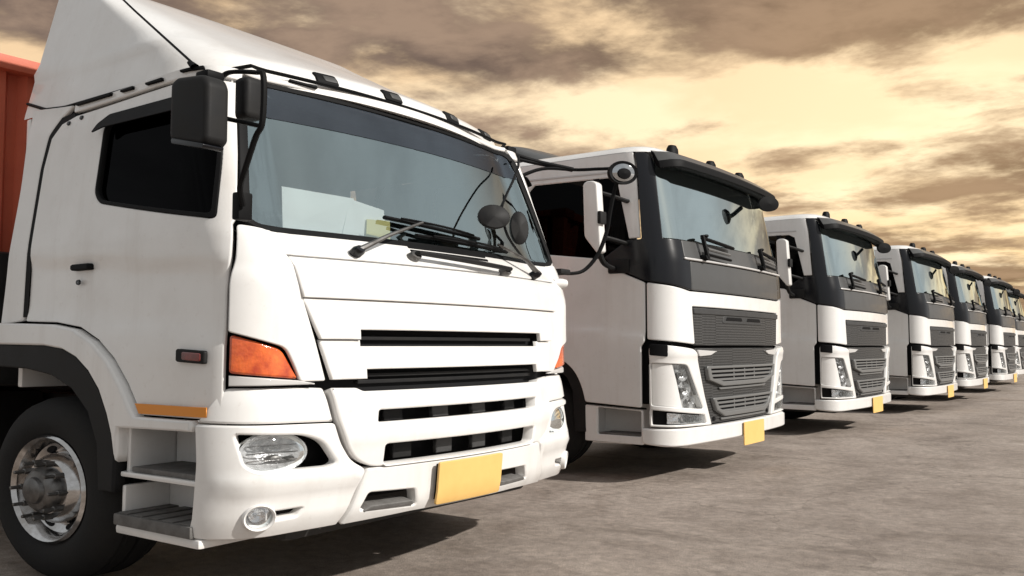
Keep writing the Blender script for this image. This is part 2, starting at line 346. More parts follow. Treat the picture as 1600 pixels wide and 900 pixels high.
def panel(name, sf, outer, mt, parent=None, holes=(), off=0., th=.022, bev=.006, step=.07):
    """a sheet that follows surface sf, cut to the outline (and holes), with softened edges and its own thickness"""
    offn = off if callable(off) else (lambda u, z: off)
    loops = []
    for i, Lp in enumerate([outer] + list(holes)):
        A = dens_loop(Lp, step * .75)
        keep = [j for j in range(len(A)) if np.linalg.norm(A[j] - A[j - 1]) > 1e-4]; A = A[keep]
        if (area2(A) > 0) != (i == 0): A = A[::-1]
        t = np.roll(A, -1, 0) - np.roll(A, 1, 0); t /= np.linalg.norm(t, axis=1)[:, None] + 1e-9
        I = A + np.c_[-t[:, 1], t[:, 0]] * bev
        loops.append((A, I))
    AllI = np.vstack([I for _, I in loops])
    lo, hi = AllI.min(0), AllI.max(0)
    gu = np.arange(lo[0] + step * .4, hi[0], step); gz = np.arange(lo[1] + step * .4, hi[1], step)
    G = np.array([(a, b) for a in gu for b in gz]) if len(gu) and len(gz) else np.zeros((0, 2))
    if len(G):
        ok = inside(G, loops[0][1])
        for _, I in loops[1:]: ok &= ~inside(G, I)
        G = G[ok]
        if len(G): G = G[np.min(np.linalg.norm(G[:, None] - AllI[None], axis=2), axis=1) > step * .3]
    V2 = [Vector(v) for v in AllI] + [Vector(v) for v in G]
    E = []; k = 0
    for _, I in loops: E += [(k + j, k + (j + 1) % len(I)) for j in range(len(I))]; k += len(I)
    r = delaunay_2d_cdt(V2, E, [], 0, 1e-6)
    vv = np.array([tuple(q) for q in r[0]]); ff = [f for f in r[2] if len(f) == 3]
    C = np.array([vv[list(f)].mean(0) for f in ff]); ok = inside(C, loops[0][1])
    for _, I in loops[1:]: ok &= ~inside(C, I)
    V = []; Fc = []; Nn = []
    top = [sf.at(u, z, offn(u, z)) for u, z in vv]; tn = [sf.nor(u, z) for u, z in vv]
    e = .004
    if callable(off):
        for i, (u, z) in enumerate(vv):
            a = sf.at(u + e, z, offn(u + e, z)) - sf.at(u - e, z, offn(u - e, z)); b = sf.at(u, z + e, offn(u, z + e)) - sf.at(u, z - e, offn(u, z - e)); q = np.cross(a, b); tn[i] = q / np.linalg.norm(q)
    V += top
    for f, g in zip(ff, ok):
        if not g: continue
        a, b, c_ = (vv[j] for j in f)
        if (b[0] - a[0]) * (c_[1] - a[1]) - (b[1] - a[1]) * (c_[0] - a[0]) < 0: f = f[::-1]
        Fc.append(tuple(f)); Nn += [tn[j] for j in f]
    for A, I in loops:
        m_ = len(A); k = len(V)
        i3 = [sf.at(*q, offn(*q)) for q in I]; b3 = [sf.at(*q, offn(*q) - bev) for q in A]; w3 = [sf.at(*q, offn(*q) - th) for q in A]
        n3 = [sf.nor(*q) for q in A]
        oo = []
        for a, b, q in zip(i3, b3, n3):
            d = b - a; d = d - q * (d @ q); oo.append(d / (np.linalg.norm(d) + 1e-9))
        V += i3 + b3 + w3
        for i in range(m_):
            j = (i + 1) % m_
            Fc.append((k + i, k + m_ + i, k + m_ + j, k + j)); Nn += [n3[i], n3[i] + oo[i], n3[j] + oo[j], n3[j]]
            Fc.append((k + m_ + i, k + 2 * m_ + i, k + 2 * m_ + j, k + m_ + j)); Nn += [n3[i] * .5 + oo[i], oo[i], oo[j], n3[j] * .5 + oo[j]]
    me = bpy.data.meshes.new(name); me.from_pydata([tuple(q * S) for q in V], [], Fc); me.update()
    for p_ in me.polygons: p_.use_smooth = True
    nn = np.array(Nn) / S; nn /= np.linalg.norm(nn, axis=1)[:, None] + 1e-12
    me.normals_split_custom_set([tuple(q) for q in nn])
    return link(name, me, mt, parent)
def copy_tree(o, parent=None):
    q = o.copy(); col.objects.link(q)
    if parent is not None: q.parent = parent
    for ch in [x for x in o.children]: copy_tree(ch, q)
    return q
def smooth_path(pts, k=6):
    P = [np.array(p, float) for p in pts]; P = [2 * P[0] - P[1]] + P + [2 * P[-1] - P[-2]]; o = []
    for i in range(1, len(P) - 2):
        for t in np.linspace(0, 1, k, endpoint=False):
            a, b, c_, d = P[i - 1:i + 3]; o.append(.5 * (2 * b + (c_ - a) * t + (2 * a - 5 * b + 4 * c_ - d) * t * t + (3 * b - a - 3 * c_ + d) * t ** 3))
    return o + [P[-2]]

# ---------------------------------------------------------------- ground
g = bmesh.new()
for x0, x1, y0, y1 in ((-900, 900, -900, 900),):
    vs_ = [g.verts.new(q) for q in ((x0, y0, 0), (x1, y0, 0), (x1, y1, 0), (x0, y1, 0))]; g.faces.new(vs_)
me = bpy.data.meshes.new('ground'); g.to_mesh(me); g.free(); gr_o = link('ground', me, 'yard_concrete'); gr_o['kind'] = 'structure'
gr_o['label'] = 'mottled grey brown concrete yard under the trucks'

# ---------------------------------------------------------------- wheels
def wheel(parent, x, y, side, r=.52, wdt=.30, fancy=True, z=None):
    """side -1: outer face looks to -y"""
    wp = group_part('wheel', parent); z = r - .06 if z is None else z; o = (x, y, z); ax = (0, side, 0)
    h = wdt / 2; rr_ = .295
    t = Mb().lathe([(rr_ - .01, -h + .03), (rr_ + .03, -h), (r - .07, -h), (r - .02, -h + .03), (r, -h + .07), (r - .006, -h + .075), (r - .006, -.06), (r, -.055), (r, -.01), (r - .012, -.005), (r - .012, .005), (r, .01), (r, .055), (r - .006, .06), (r - .006, h - .075), (r, h - .07), (r - .02, h - .03), (r - .07, h), (r - .13, h + .008), (rr_ + .03, h), (rr_ - .01, h - .03)], o, ax, 48)
    t.build('tyre', 'rubber', wp)
    q = Mb().lathe([(rr_, h - .03), (rr_ + .006, h - .008), (rr_ - .008, h + .004), (rr_ - .03, h - .01), (rr_ - .045, h - .06), (.205, h - .075), (.19, h - .03), (.165, h - .005), (.115, h - .002), (.10, h - .02)], o, ax, 48)
    q.build('rim', 'chrome', wp)
    if not fancy: return wp
    for i in range(8):     # dark hand holes of the rim
        a = 2 * math.pi * (i + .5) / 8; cx_, cz_ = .225 * math.cos(a), .225 * math.sin(a)
        ex = np.array([math.cos(a), 0, math.sin(a)]); ey = np.array([-math.sin(a), 0, math.cos(a)])
        Mb().lathe([(.001, .004), (.028, .003), (.036, -.006)], (x + cx_, y + side * (h - .066), z + cz_), ax, 12, ex, ey, .62, 1.25).build('hand_hole', 'liner_black', wp)
    Mb().lathe([(.13, h - .02), (.125, h + .02), (.105, h + .04), (.075, h + .045), (.07, h + .06), (.055, h + .068), (.001, h + .07)], o, ax, 32).build('hub', 'steel', wp)
    for i in range(10):
        a = 2 * math.pi * i / 10
        Mb().lathe([(.017, h - .01), (.017, h + .03), (.011, h + .032), (.010, h + .07), (.001, h + .072)], (x + .152 * math.cos(a), y, z + .152 * math.sin(a)), ax, 6).build('wheel_nut', 'steel', wp, angle=30)
    return wp

# ================================================================ truck one (rounded cab, orange corner lamps, tall roof deflector)
CAB1 = Surf(1.12, .10, .20, .20, 2.2, rake=((.9, 0), (1.80, 0.0), (2.66, -.21), (2.80, -.27)), ledge=((1.66, 0), (1.84, -.12), (3, -.12)), width=((.9, 1.0), (1.8, .995), (2.5, .95), (2.65, .93)))
BUM1 = Surf(1.14, .13, .24, .24, 1.2, rake=((.3, -.06), (.42, 0), (.7, 0.02), (1.0, 0.0), (1.1, -.03)), x0=.035)
DEF1 = Surf(1.03, .12, .30, .28, 1.45, rake=((2.64, 0), (2.795, -.04), (3.6, -1.34)), width=((2.66, 1), (3.6, .84)), x0=-.30, fade=None)
LIFT = .06   # frames sit this much above the sections' own zero
T1 = empty('cargo_truck', (.42, 1.2, LIFT), label='big white cab-over truck nearest the camera with tall roof deflector and orange corner lamps', category='truck', group='trucks parked in a row')

def build_truck_one(T):
    W = 'white_paint'
    both = lambda poly: (poly, mir(poly))
    # dark inner shell, seen only through joints and slots
    panel('inner_shell', CAB1, [(-2.66, 1.33), (-2.2, 1.33), (-1.95, 1.28), (-1.66, 1.0), (-1.60, .93), (1.60, .93), (1.66, 1.0), (1.95, 1.28), (2.66, 1.33), (2.66, 1.80), (-2.66, 1.80)], 'liner_black', T, off=-.05, th=.004, bev=.001, step=.12)
    panel('inner_shell', BUM1, [(-1.24, .40), (1.24, .40), (1.24, 1.06), (-1.24, 1.06)], 'liner_black', T, off=-.13, th=.004, bev=.001, step=.12)
    # front: cowl, three-tier hood lid
    panel('cowl', CAB1, [(-.915, 1.705), (.915, 1.705), (.945, 1.825), (-.945, 1.825)], W, T, off=.0)
    hood = group_part('hood', T)
    panel('hood_tier', CAB1, [(-.905, 1.692), (-.860, 1.490), (.860, 1.490), (.905, 1.692)], W, hood, off=lambda u, z: .003 + (1.69 - z) * .075)
    panel('hood_tier', CAB1, [(-.858, 1.487), (-.787, 1.285), (-.605, 1.285), (-.605, 1.335), (.65, 1.335), (.65, 1.285), (.787, 1.285), (.858, 1.487)], W, hood, off=lambda u, z: .004 + (1.49 - z) * .085)
    panel('hood_tier', CAB1, [(-.785, 1.282), (-.738, 1.083), (-.575, 1.083), (-.575, 1.132), (.60, 1.132), (.60, 1.083), (.738, 1.083), (.785, 1.282), (.635, 1.282), (.635, 1.25), (-.60, 1.25), (-.60, 1.282)], W, hood, off=lambda u, z: .005 + (1.28 - z) * .10)
    # faint grille bars inside the two hood slots
    for z in (1.292, 1.10, 1.065):
        panel('slot_bar', CAB1, [(-.59, z - .010), (.62, z - .010), (.62, z + .010), (-.59, z + .010)], 'black_plastic', T, off=-.025, bev=.004)
    # corner panels, lamp, strips
    for k, poly in enumerate(both(rnd([(-1.128, 1.318), (-1.128, 1.55), (-1.122, 1.61), (-1.082, 1.838), (-.93, 1.826), (-.908, 1.69), (-.800, 1.28), (-.752, 1.078), (-.858, 1.078), (-.93, 1.245)], [.01, .02, .02, .02, .02, .02, .02, .012, .012, .03]))):
        def cr_off(u, z):
            r_ = (max(0, (1.16 - abs(u)) / .285) ** 3 + max(0, (z - 1.02) / .60) ** 3) ** (1 / 3)
            return .002 + .016 / (1 + math.exp((r_ - 1) * 34))
        panel('corner_panel', CAB1, poly, W, T, off=cr_off, step=.04)
    for poly in both(rnd([(-1.128, 1.123), (-1.128, 1.305), (-.94, 1.236), (-.872, 1.095), (-.88, 1.092)], [.015, .02, .03, .012, .005])):
        lp = panel('corner_lamp', CAB1, poly, 'lens_amber', T, off=.006, th=.03, bev=.012, step=.04)
        lp['label'] = 'orange indicator lamp on the cab corner'
    for poly in both([(-1.128, 1.062), (-1.128, 1.112), (-.868, 1.084), (-.80, 1.068), (-.80, 1.062)]):
        panel('lamp_trim', CAB1, poly, 'silver_paint', T, off=.002)
    # doors with window openings
    arch = [(-2.50, 1.395), (-2.25, 1.385), (-2.06, 1.355), (-1.92, 1.285), (-1.80, 1.185), (-1.70, 1.06), (-1.63, .945), (-1.60, .905)]
    doorp = [(-1.148, .905), (-1.148, 1.50), (-1.143, 1.60), (-1.098, 1.842), (-1.078, 1.87), (-1.040, 2.2), (-1.005, 2.60)] + [(-1.30, 2.615), (-2.25, 2.585), (-2.36, 2.555), (-2.43, 2.475), (-2.465, 2.30), (-2.485, 1.9), (-2.50, 1.45)] + arch
    win = rnd([(-1.158, 1.862), (-1.955, 2.03), (-1.998, 2.09), (-1.965, 2.46), (-1.90, 2.52), (-1.13, 2.525), (-1.078, 2.47), (-1.102, 2.20)], [.03, .04, .04, .04, .05, .05, .04, .1])
    for sgn in (0, 1):
        dp, wn_ = (doorp, win) if sgn == 0 else (mir(doorp), mir(win))
        d = panel('door', CAB1, dp, W, T, holes=[wn_], off=lambda u, z: .003 - .012 * (1 / (1 + math.exp(-((1.735 - (abs(u) - 1.15) * -.09) - .105 - z) * 60))) + .010 * (1 / (1 + math.exp(-(1.30 + (abs(u) - 1.15) * .10 - z) * 55))), step=.06)
        panel('door_trim', CAB1, [(u, z) for u, z in dp if z > 1.3] , 'interior_dark', T, holes=[wn_], off=-.035, th=.003, bev=.001, step=.10)
        sl = [(-2.494, 1.42), (-2.479, 1.9), (-2.459, 2.30), (-2.425, 2.47), (-2.355, 2.55), (-2.27, 2.58), (-2.28, 2.612), (-2.385, 2.602), (-2.468, 2.505), (-2.504, 2.30), (-2.523, 1.9), (-2.538, 1.42)]
        panel('door_seal', CAB1, sl if sgn == 0 else mir(sl), 'gasket', T, off=-.003, th=.003, bev=.001, step=.08)
        jb = [(-2.40, 1.42), (-2.58, 1.42), (-2.56, 1.9), (-2.54, 2.35), (-2.46, 2.60), (-2.28, 2.66), (-2.24, 2.56), (-2.38, 2.45), (-2.42, 2.2)]
        panel('door_jamb', CAB1, jb if sgn == 0 else mir(jb), 'gasket', T, off=-.020, th=.003, bev=.001, step=.10)
        gl = panel('window', CAB1, [(u, z) for u, z in ([(a * 1.004, b) for a, b in wn_])], 'tinted_glass', T, off=-.016, th=.004, bev=.001)
        cu, cz = np.mean([a for a, b in wn_]), np.mean([b for a, b in wn_])
        inner = [(cu + (a - cu) * .955, cz + (b - cz) * .93) for a, b in wn_]
        panel('window_gasket', CAB1, wn_, 'gasket', gl, holes=[inner], off=.006, th=.026, bev=.005)
        vis = rnd([(-2.005, 2.425), (-1.985, 2.48), (-1.90, 2.53), (-1.13, 2.535), (-1.075, 2.50), (-1.10, 2.44), (-1.9, 2.445)], .015)
        panel('rain_visor', CAB1, vis if sgn == 0 else mir(vis), 'gasket', gl, off=lambda u, z: .012 + (2.53 - z) * .30, th=.006, bev=.002)
        # dark cabin behind the side glass
        hz = rnd([(-1.98, 1.665), (-1.98, 1.70), (-2.12, 1.70), (-2.12, 1.665)], .012)
        hd = panel('door_handle', CAB1, hz if sgn == 0 else mir(hz), 'gasket', d, off=.022, th=.03, bev=.008, step=.03)
        cup = rnd([(-1.96, 1.652), (-1.96, 1.73), (-2.09, 1.73), (-2.09, 1.652)], .03)
        u0 = -2.075 if sgn == 0 else 2.075
        f = CAB1.frame(u0, 1.60); Mb().lathe([(.001, .006), (.014, .006), (.016, 0)], CAB1.at(u0, 1.60, .003), f[2], 14).build('lock', 'gloss_black', d)
        mk = rnd([(-1.215, 1.165), (-1.215, 1.228), (-1.375, 1.238), (-1.375, 1.175)], .012)
        mm = panel('side_marker', CAB1, mk if sgn == 0 else mir(mk), 'black_plastic', T, off=.020, th=.03, bev=.006, step=.03)
        mk2 = rnd([(-1.228, 1.178), (-1.228, 1.216), (-1.33, 1.223), (-1.33, 1.185)], .008)
        panel('marker_lens', CAB1, mk2 if sgn == 0 else mir(mk2), 'lens_red', mm, off=.026, th=.01, bev=.004, step=.03)
        tp = [(-1.20, .915), (-1.20, .962), (-1.625, .962), (-1.598, .912)]
        panel('reflective_strip', CAB1, tp if sgn == 0 else mir(tp), 'orange_tape', T, off=.016, th=.004, bev=.001)
        # rear cab panel behind the door
        rp = rnd([(-2.532, 1.40), (-2.517, 1.9), (-2.498, 2.30), (-2.462, 2.50), (-2.39, 2.595), (-2.30, 2.66), (-2.66, 2.70), (-2.655, 2.2), (-2.70, 1.62), (-2.73, 1.38)], [.02] * 4 + [.03, .02, .02, .1, .1, .02])
        panel('rear_pillar', CAB1, rp if sgn == 0 else mir(rp), W, T, off=.0)
        if sgn == 0:
            for a, b in ((-2.30, 2.545), (-2.20, 2.56)):
                f = CAB1.frame(a, b); Mb().lathe([(.001, .006), (.012, .005), (.014, 0)], CAB1.at(a, b, .003), f[2], 12).build('roof_bolt', 'gloss_black', d)
        # drip rail with black clips
        dr = [(-.98, 2.622), (-1.30, 2.635), (-2.28, 2.61), (-2.28, 2.66), (-1.2, 2.69), (-.96, 2.69)]
        panel('roof_rail', CAB1, dr if sgn == 0 else mir(dr), W, T, off=.004)
        for a, b in ((-1.25, -1.14), (-1.52, -1.38), (-1.80, -1.66), (-2.25, -1.92)):
            zz = 2.668 if a > -1.4 else 2.652
            ck = [(a, zz - .008 - (.004 if a < -1.8 else 0)), (b, zz - .008), (b, zz + .010), (a, zz + .006)]
            panel('rail_clip', CAB1, ck if sgn == 0 else mir(ck), 'gasket', T, off=.018, th=.02, bev=.003)
    # wheel-arch mudguard in white with band over the steps, black flare inside
    outer = [(-2.74, 1.39), (-2.50, 1.382), (-2.25, 1.372), (-2.07, 1.342), (-1.93, 1.272), (-1.81, 1.172), (-1.715, 1.05), (-1.645, .935), (-1.615, .895), (-1.262, .895), (-1.262, .845), (-1.72, .835)]
    inn = [(-1.745, .70), (-1.765, .80), (-1.80, .90), (-1.86, 1.02), (-1.94, 1.115), (-2.04, 1.19), (-2.15, 1.235), (-2.30, 1.255), (-2.74, 1.262)]
    flr = [(-1.75, .50), (-1.745, .70), (-1.765, .80), (-1.80, .90), (-1.86, 1.02), (-1.94, 1.115), (-2.04, 1.19), (-2.15, 1.235), (-2.30, 1.255), (-2.74, 1.262), (-2.74, 1.13), (-2.45, 1.12), (-2.25, 1.09), (-2.08, 1.02), (-1.95, .90), (-1.88, .74), (-1.86, .50)]
    for sgn in (0, 1):
        q = outer + [(-1.72, .66)] + inn; q2 = flr
        panel('mudguard', CAB1, q if sgn == 0 else mir(q), W, T, off=.03, th=.05, bev=.012)
        panel('wheel_flare', CAB1, q2 if sgn == 0 else mir(q2), 'black_plastic', T, off=.02, th=.05, bev=.01)
        sg = -1 if sgn == 0 else 1
        # inner wheel well
        A = [(-1.85 + .95 - .02, .45), (-.87, .80), (-.95, 1.0), (-1.12, 1.14), (-1.38, 1.2), (-1.8, 1.2)]
        wv = Mb()
        for (a, b), (c_, d_) in zip(A[:-1], A[1:]): wv.add([(a, sg * 1.10, b), (c_, sg * 1.10, d_), (c_, sg * .62, d_), (a, sg * .62, b)], [(0, 1, 2, 3)])
        wv.add([(-.86, sg * .62, .3), (-.86, sg * .62, 1.2), (-1.9, sg * .62, 1.2), (-1.9, sg * .62, .3)], [(0, 1, 2, 3)])
        wv.build('wheel_well', 'liner_black', T)
    # bumper: centre section with two slots, lower lip, corner pieces
    bump = group_part('bumper', T)
    slot3 = rnd([(-.545, .858), (.545, .858), (.555, .922), (-.535, .922)], .012); slot4 = rnd([(-.52, .642), (.50, .642), (.51, .744), (-.515, .747)], .02)
    panel('grille_section', BUM1, rnd([(-.60, 1.018), (-.628, 1.036), (-.742, 1.040), (-.722, .90), (-.690, .76), (-.655, .685), (-.58, .635), (.58, .635), (.655, .685), (.690, .76), (.722, .90), (.742, 1.040), (.628, 1.036), (.60, 1.018)], [.01, .01, .01, .05, .06, .06, .05, .05, .06, .06, .05, .01, .01, .01]), W, bump, holes=[slot3, slot4], off=lambda u, z: .018 - .02 * max(0, (.90 - z)) + .012 * math.exp(-((z - .80) / .06) ** 2), th=.06, bev=.010, step=.05)
    for zc, hh, uu in ((.89, .03, .53), (.694, .045, .49)):
        for uc in np.linspace(-uu + .12, uu - .12, 4):
            panel('grille_rib', BUM1, [(uc - .05, zc - hh), (uc + .05, zc - hh), (uc + .05, zc + hh), (uc - .05, zc + hh)], 'grey_plastic' if abs(uc) < .25 else 'black_plastic', bump, off=-.06, bev=.004)
    vl = rnd([(-.612, .420), (-.33, .402), (-.345, .492), (-.575, .505)], .015); vr = rnd([(.215, .418), (.47, .418), (.45, .500), (.215, .505)], .015)
    panel('lower_lip', BUM1, rnd([(-.672, .352), (-.35, .366), (.35, .366), (.672, .352), (.590, .628), (-.590, .628)], .012), W, bump, holes=[vl, vr], off=.010, th=.06, bev=.010, step=.05)
    for v_ in (vl, vr):
        c0 = np.mean([a for a, b in v_]); q = [(c0 + (a - c0) * .9, .408 + (b - .408) * .30) for a, b in v_]
        panel('vent_step', BUM1, q, 'tread_grey', bump, off=.012, th=.08, bev=.006)
    hl = rnd([(-1.115, .838), (-.86, .822), (-.78, .785), (-.728, .675), (-.755, .655), (-1.03, .655), (-1.085, .69)], [.02, .05, .05, .03, .02, .05, .06])
    fs = rnd([(-.985, .425), (-.985, .468), (-.852, .472), (-.875, .432)], .012)
    fh = [(-1.02 + .046 * math.cos(a), .447 + .052 * math.sin(a)) for a in np.linspace(0, 2 * math.pi, 20, endpoint=False)]
    low = rnd([(-1.275, .345), (-.95, .338), (-.684, .350), (-.602, .628), (-.665, .675), (-.702, .755), (-.728, .868), (-1.275, .882)], [.03, .02, .012, .02, .05, .05, .015, .015])
    upb = rnd([(-1.270, .890), (-.732, .876), (-.757, 1.047), (-.87, 1.056), (-1.145, 1.056), (-1.205, .985)], [.01, .01, .01, .02, .05, .06])
    for sgn in (0, 1):
        f_ = (lambda p_: p_) if sgn == 0 else mir
        panel('corner_piece', BUM1, f_(low), W, bump, holes=[f_(hl), f_(fh), f_(fs)], off=lambda u, z: .004 + .016 * math.exp(-((z - .60) / .05) ** 2) * (1 if abs(u) < 1.1 else max(0, 1 - (abs(u) - 1.1) / .12)), th=.055, bev=.012, step=.045)
        panel('upper_band', BUM1, f_(upb), W, bump, off=lambda u, z: -.002 - .05 * (z - .88), th=.05, bev=.012, step=.05)
        sg = -1 if sgn == 0 else 1
        # headlight
        H = group_part('headlight', T)
        panel('housing', BUM1, f_([(-1.16, .62), (-.70, .62), (-.70, .86), (-1.16, .86)]), 'gasket', H, off=-.106, th=.004, bev=.001)
        u0 = sg * .965; tu, tz, nn_ = BUM1.frame(u0, .742); o = BUM1.at(u0, .742, -.082)
        Mb().lathe([(.001, -.02), (.04, -.018), (.08, .0), (.115, .03), (.132, .045)], o, nn_, 32, tu, tz, 1, .74).build('reflector_bowl', 'lamp_inner', H)
        Mb().lathe([(.001, .062), (.05, .060), (.09, .055), (.12, .048), (.136, .036), (.138, .024)], o, nn_, 32, tu, tz, 1, .74).build('lens', 'lamp_glass', H)
        Mb().lathe([(.001, .018), (.014, .016), (.020, .004), (.020, -.01)], o + tu * .02 - tz * .028, nn_, 16, tu, tz, 1.4, .8).build('bulb', 'steel', H)
        Mb().lathe([(.001, .030), (.012, .028), (.016, .016)], o + tu * .07 - tz * .032, nn_, 14, tu, tz, 1.6, .7).build('bulb', 'gasket', H)
        for a_ in (-.035, .0, .035): Mb().tube([o + nn_ * (.012 + abs(t) * .22) + tu * t + tz * a_ for t in np.linspace(-.10, .10, 9)], .0035, 5).build('reflector_rib', 'chrome', H)
        # fog lamp
        G_ = group_part('fog_lamp', T); u0 = sg * 1.02; tu, tz, nn_ = BUM1.frame(u0, .447); o = BUM1.at(u0, .447, -.02)
        Mb().lathe([(.046, .0), (.048, .028), (.055, .034), (.060, .026), (.060, .01)], o, nn_, 28, tu, tz, 1, 1.08).build('bezel', W, G_)
        Mb().lathe([(.001, -.02), (.03, -.012), (.045, .012)], o, nn_, 24, tu, tz, 1, 1.08).build('reflector_bowl', 'reflector', G_)
        Mb().lathe([(.001, .028), (.03, .025), (.046, .016)], o, nn_, 24, tu, tz, 1, 1.08).build('lens', 'lamp_glass', G_)
        panel('fog_slot', BUM1, f_([(-1.10, .40), (-.84, .40), (-.84, .50), (-1.10, .50)]), 'liner_black', bump, off=-.05, th=.004, bev=.001)
        # two boarding steps between bumper and wheel
        def P3(x, y, z): return (x, sg * y, z)
        st = group_part('step', T)
        b = Mb(); b.box((-.76, min(sg * .86, sg * .90), .61), (-.27, max(sg * .86, sg * .90), .85)); b.build('back_plate', W, st)
        b = Mb(); b.box((-.79, min(sg * .86, sg * 1.10), .60), (-.765, max(sg * .86, sg * 1.10), .85)); b.build('side_plate', W, st, bevel=.008)
        b = Mb(); b.box((-.79, min(sg * .86, sg * 1.125), .585), (-.26, max(sg * .86, sg * 1.125), .612)); b.build('tray', W, st, bevel=.008)
        b = Mb(); b.box((-.73, min(sg * .88, sg * 1.115), .613), (-.27, max(sg * .88, sg * 1.115), .640)); b.build('tread', 'tread_grey', st, bevel=.006)
        st = group_part('step', T)
        b = Mb(); b.box((-.775, min(sg * .88, sg * .92), .32), (-.27, max(sg * .88, sg * .92), .545)); b.build('back_plate', W, st, bevel=.01)
        b = Mb(); b.box((-.80, min(sg * .88, sg * 1.11), .32), (-.775, max(sg * .88, sg * 1.11), .54)); b.build('side_plate', W, st, bevel=.01)
        b = Mb(); b.box((-.80, min(sg * .88, sg * 1.135), .30), (-.28, max(sg * .88, sg * 1.135), .345)); b.build('tray', W, st, bevel=.014)
        b = Mb(); b.box((-.79, min(sg * .90, sg * 1.15), .347), (-.31, max(sg * .90, sg * 1.15), .405)); b.build('tread', 'tread_grey', st, bevel=.008)
        for k in range(5):
            b = Mb(); xx = -.77 + k * .095; b.box((xx, min(sg * .91, sg * 1.14), .405), (xx + .06, max(sg * .91, sg * 1.14), .412)); b.build('tread_rib', 'tread_grey', st, bevel=.003)
        b = Mb(); b.box((-.26, min(sg * .6, sg * .84), .30), (-.80, max(sg * .6, sg * .84), .95)); b.build('step_bracket', 'chassis', T)
    # number plate
    plate = panel('number_plate', BUM1, rnd([(-.255, .405), (.165, .405), (.165, .624), (-.255, .624)], .012), 'plate_yellow', T, off=.045, th=.012, bev=.003)
    panel('plate_holder', BUM1, [(-.24, .42), (.15, .42), (.15, .61), (-.24, .61)], 'gasket', plate, off=.034, th=.024, bev=.003)
    # windscreen and surround
    wsg = [(-1.03, 1.868), (-.99, 1.836), (.99, 1.836), (1.03, 1.868), (.955, 2.60), (.92, 2.645), (-.92, 2.645), (-.955, 2.60)]
    ws = panel('windscreen', CAB1, rnd(wsg, .03), 'windscreen_glass', T, off=-.006, th=.004, bev=.001, step=.08)
    surr = rnd([(-1.068, 1.862), (-.965, 1.815), (.965, 1.815), (1.068, 1.862), (.995, 2.61), (.95, 2.664), (-.95, 2.664), (-.995, 2.61)], .03)
    cu, cz = 0, 2.24
    inn2 = rnd([(-1.020, 1.872), (-.98, 1.850), (.98, 1.850), (1.020, 1.872), (.948, 2.60), (.915, 2.634), (-.915, 2.634), (-.948, 2.60)], .03)
    panel('windscreen_gasket', CAB1, surr, 'gasket', ws, holes=[inn2], off=.004, th=.02, bev=.005, step=.06)
    panel('sun_strip', CAB1, rnd([(-.96, 2.455), (.965, 2.465), (.93, 2.635), (-.93, 2.635)], .02), 'sun_strip', ws, off=-.003, th=.002, bev=.0005, step=.08)
    # roof band over the windscreen and roof skin
    panel('roof_band', CAB1, rnd([(-.955, 2.672), (.955, 2.672), (.945, 2.706), (-.945, 2.706)], .008), W, T, off=.012, th=.04, bev=.012)
    b = Mb(); b.box((-1.76, -1.0, 2.60), (-.46, 1.0, 2.69)); b.build('roof', W, T, bevel=.03)
    # back wall, floor, dash, seats, wheel
    b = Mb(); b.box((-1.80, -1.03, 1.0), (-1.76, 1.03, 2.66)); b.build('back_wall', W, T, bevel=.01)
    b = Mb(); b.box((-1.75, -1.02, 1.20), (-.25, 1.02, 1.26)); b.build('cab_floor', 'interior_dark', T)
    b = Mb(); b.box((-1.755, -1.0, 1.26), (-1.74, 1.0, 2.60)); b.build('cab_lining', 'interior_dark', T)
    Mb().box((-1.75, -.97, 2.57), (-.50, .97, 2.59)).build('headliner', 'interior_dark', T)
    db = Mb().prism([(-.27, 1.40), (-.22, 1.84), (-.42, 1.845), (-.55, 1.80), (-.62, 1.66), (-.55, 1.40)], lambda a, b_, d: (a, d, b_), -.94, .94); db.build('dashboard', 'interior_dark', T, bevel=.03)
    for y in (-.52, .52):
        s_ = group_part('seat', T)
        Mb().box((-1.35, y - .27, 1.45), (-.85, y + .27, 1.60)).build('cushion', 'interior_seat', s_, bevel=.05, seg=3)
        Mb().prism([(-1.33, 1.55), (-1.20, 1.55), (-1.33, 2.15), (-1.43, 2.15)], lambda a, b_, d: (a, d, b_), y - .25, y + .25).build('backrest', 'interior_seat', s_, bevel=.045, seg=3)
        Mb().box((-1.46, y - .13, 2.18), (-1.36, y + .13, 2.40)).build('headrest', 'interior_seat', s_, bevel=.04, seg=3)
    sw = group_part('steering_wheel', T); ax = np.array([-.55, 0, .83]); o = np.array([-.72, -.52, 1.86]); ex = np.array([0, 1, 0.]); ey = np.cross(ax, ex)
    Mb().tube([o + .23 * (math.cos(a) * ex + math.sin(a) * ey) for a in np.linspace(0, 2 * math.pi, 33)], .017, 8, False).build('rim', 'gasket', sw)
    sp_ = Mb()
    for a in (R(90), R(210), R(330)): sp_.tube([o, o + .23 * (math.cos(a) * ex + math.sin(a) * ey)], .018, 6)
    sp_.build('spokes', 'gasket', sw); Mb().tube([o + ax * .02, o - ax * .3], .045, 10).build('column', 'gasket', sw)
    # wipers
    for pv, tip, b0, b1 in (((-.585, 1.735), (-.155, 1.955), (-.35, 1.968), (.29, 1.925)), ((.676, 1.722), (.40, 1.895), (-.18, 1.885), (.53, 1.868))):
        wp = group_part('wiper', T); P0 = CAB1.at(*pv, .035); P1 = CAB1.at(*tip, .05)
        Mb().lathe([(.001, .05), (.02, .048), (.028, .03), (.028, -.02)], CAB1.at(*pv, 0), CAB1.nor(*pv), 14).build('pivot', 'gloss_black', wp)
        midp = P0 * .62 + P1 * .38 + CAB1.nor(*pv) * .025
        Mb().tube([P0, midp, P1], [.016, .011, .008], 8).build('arm', 'steel', wp)
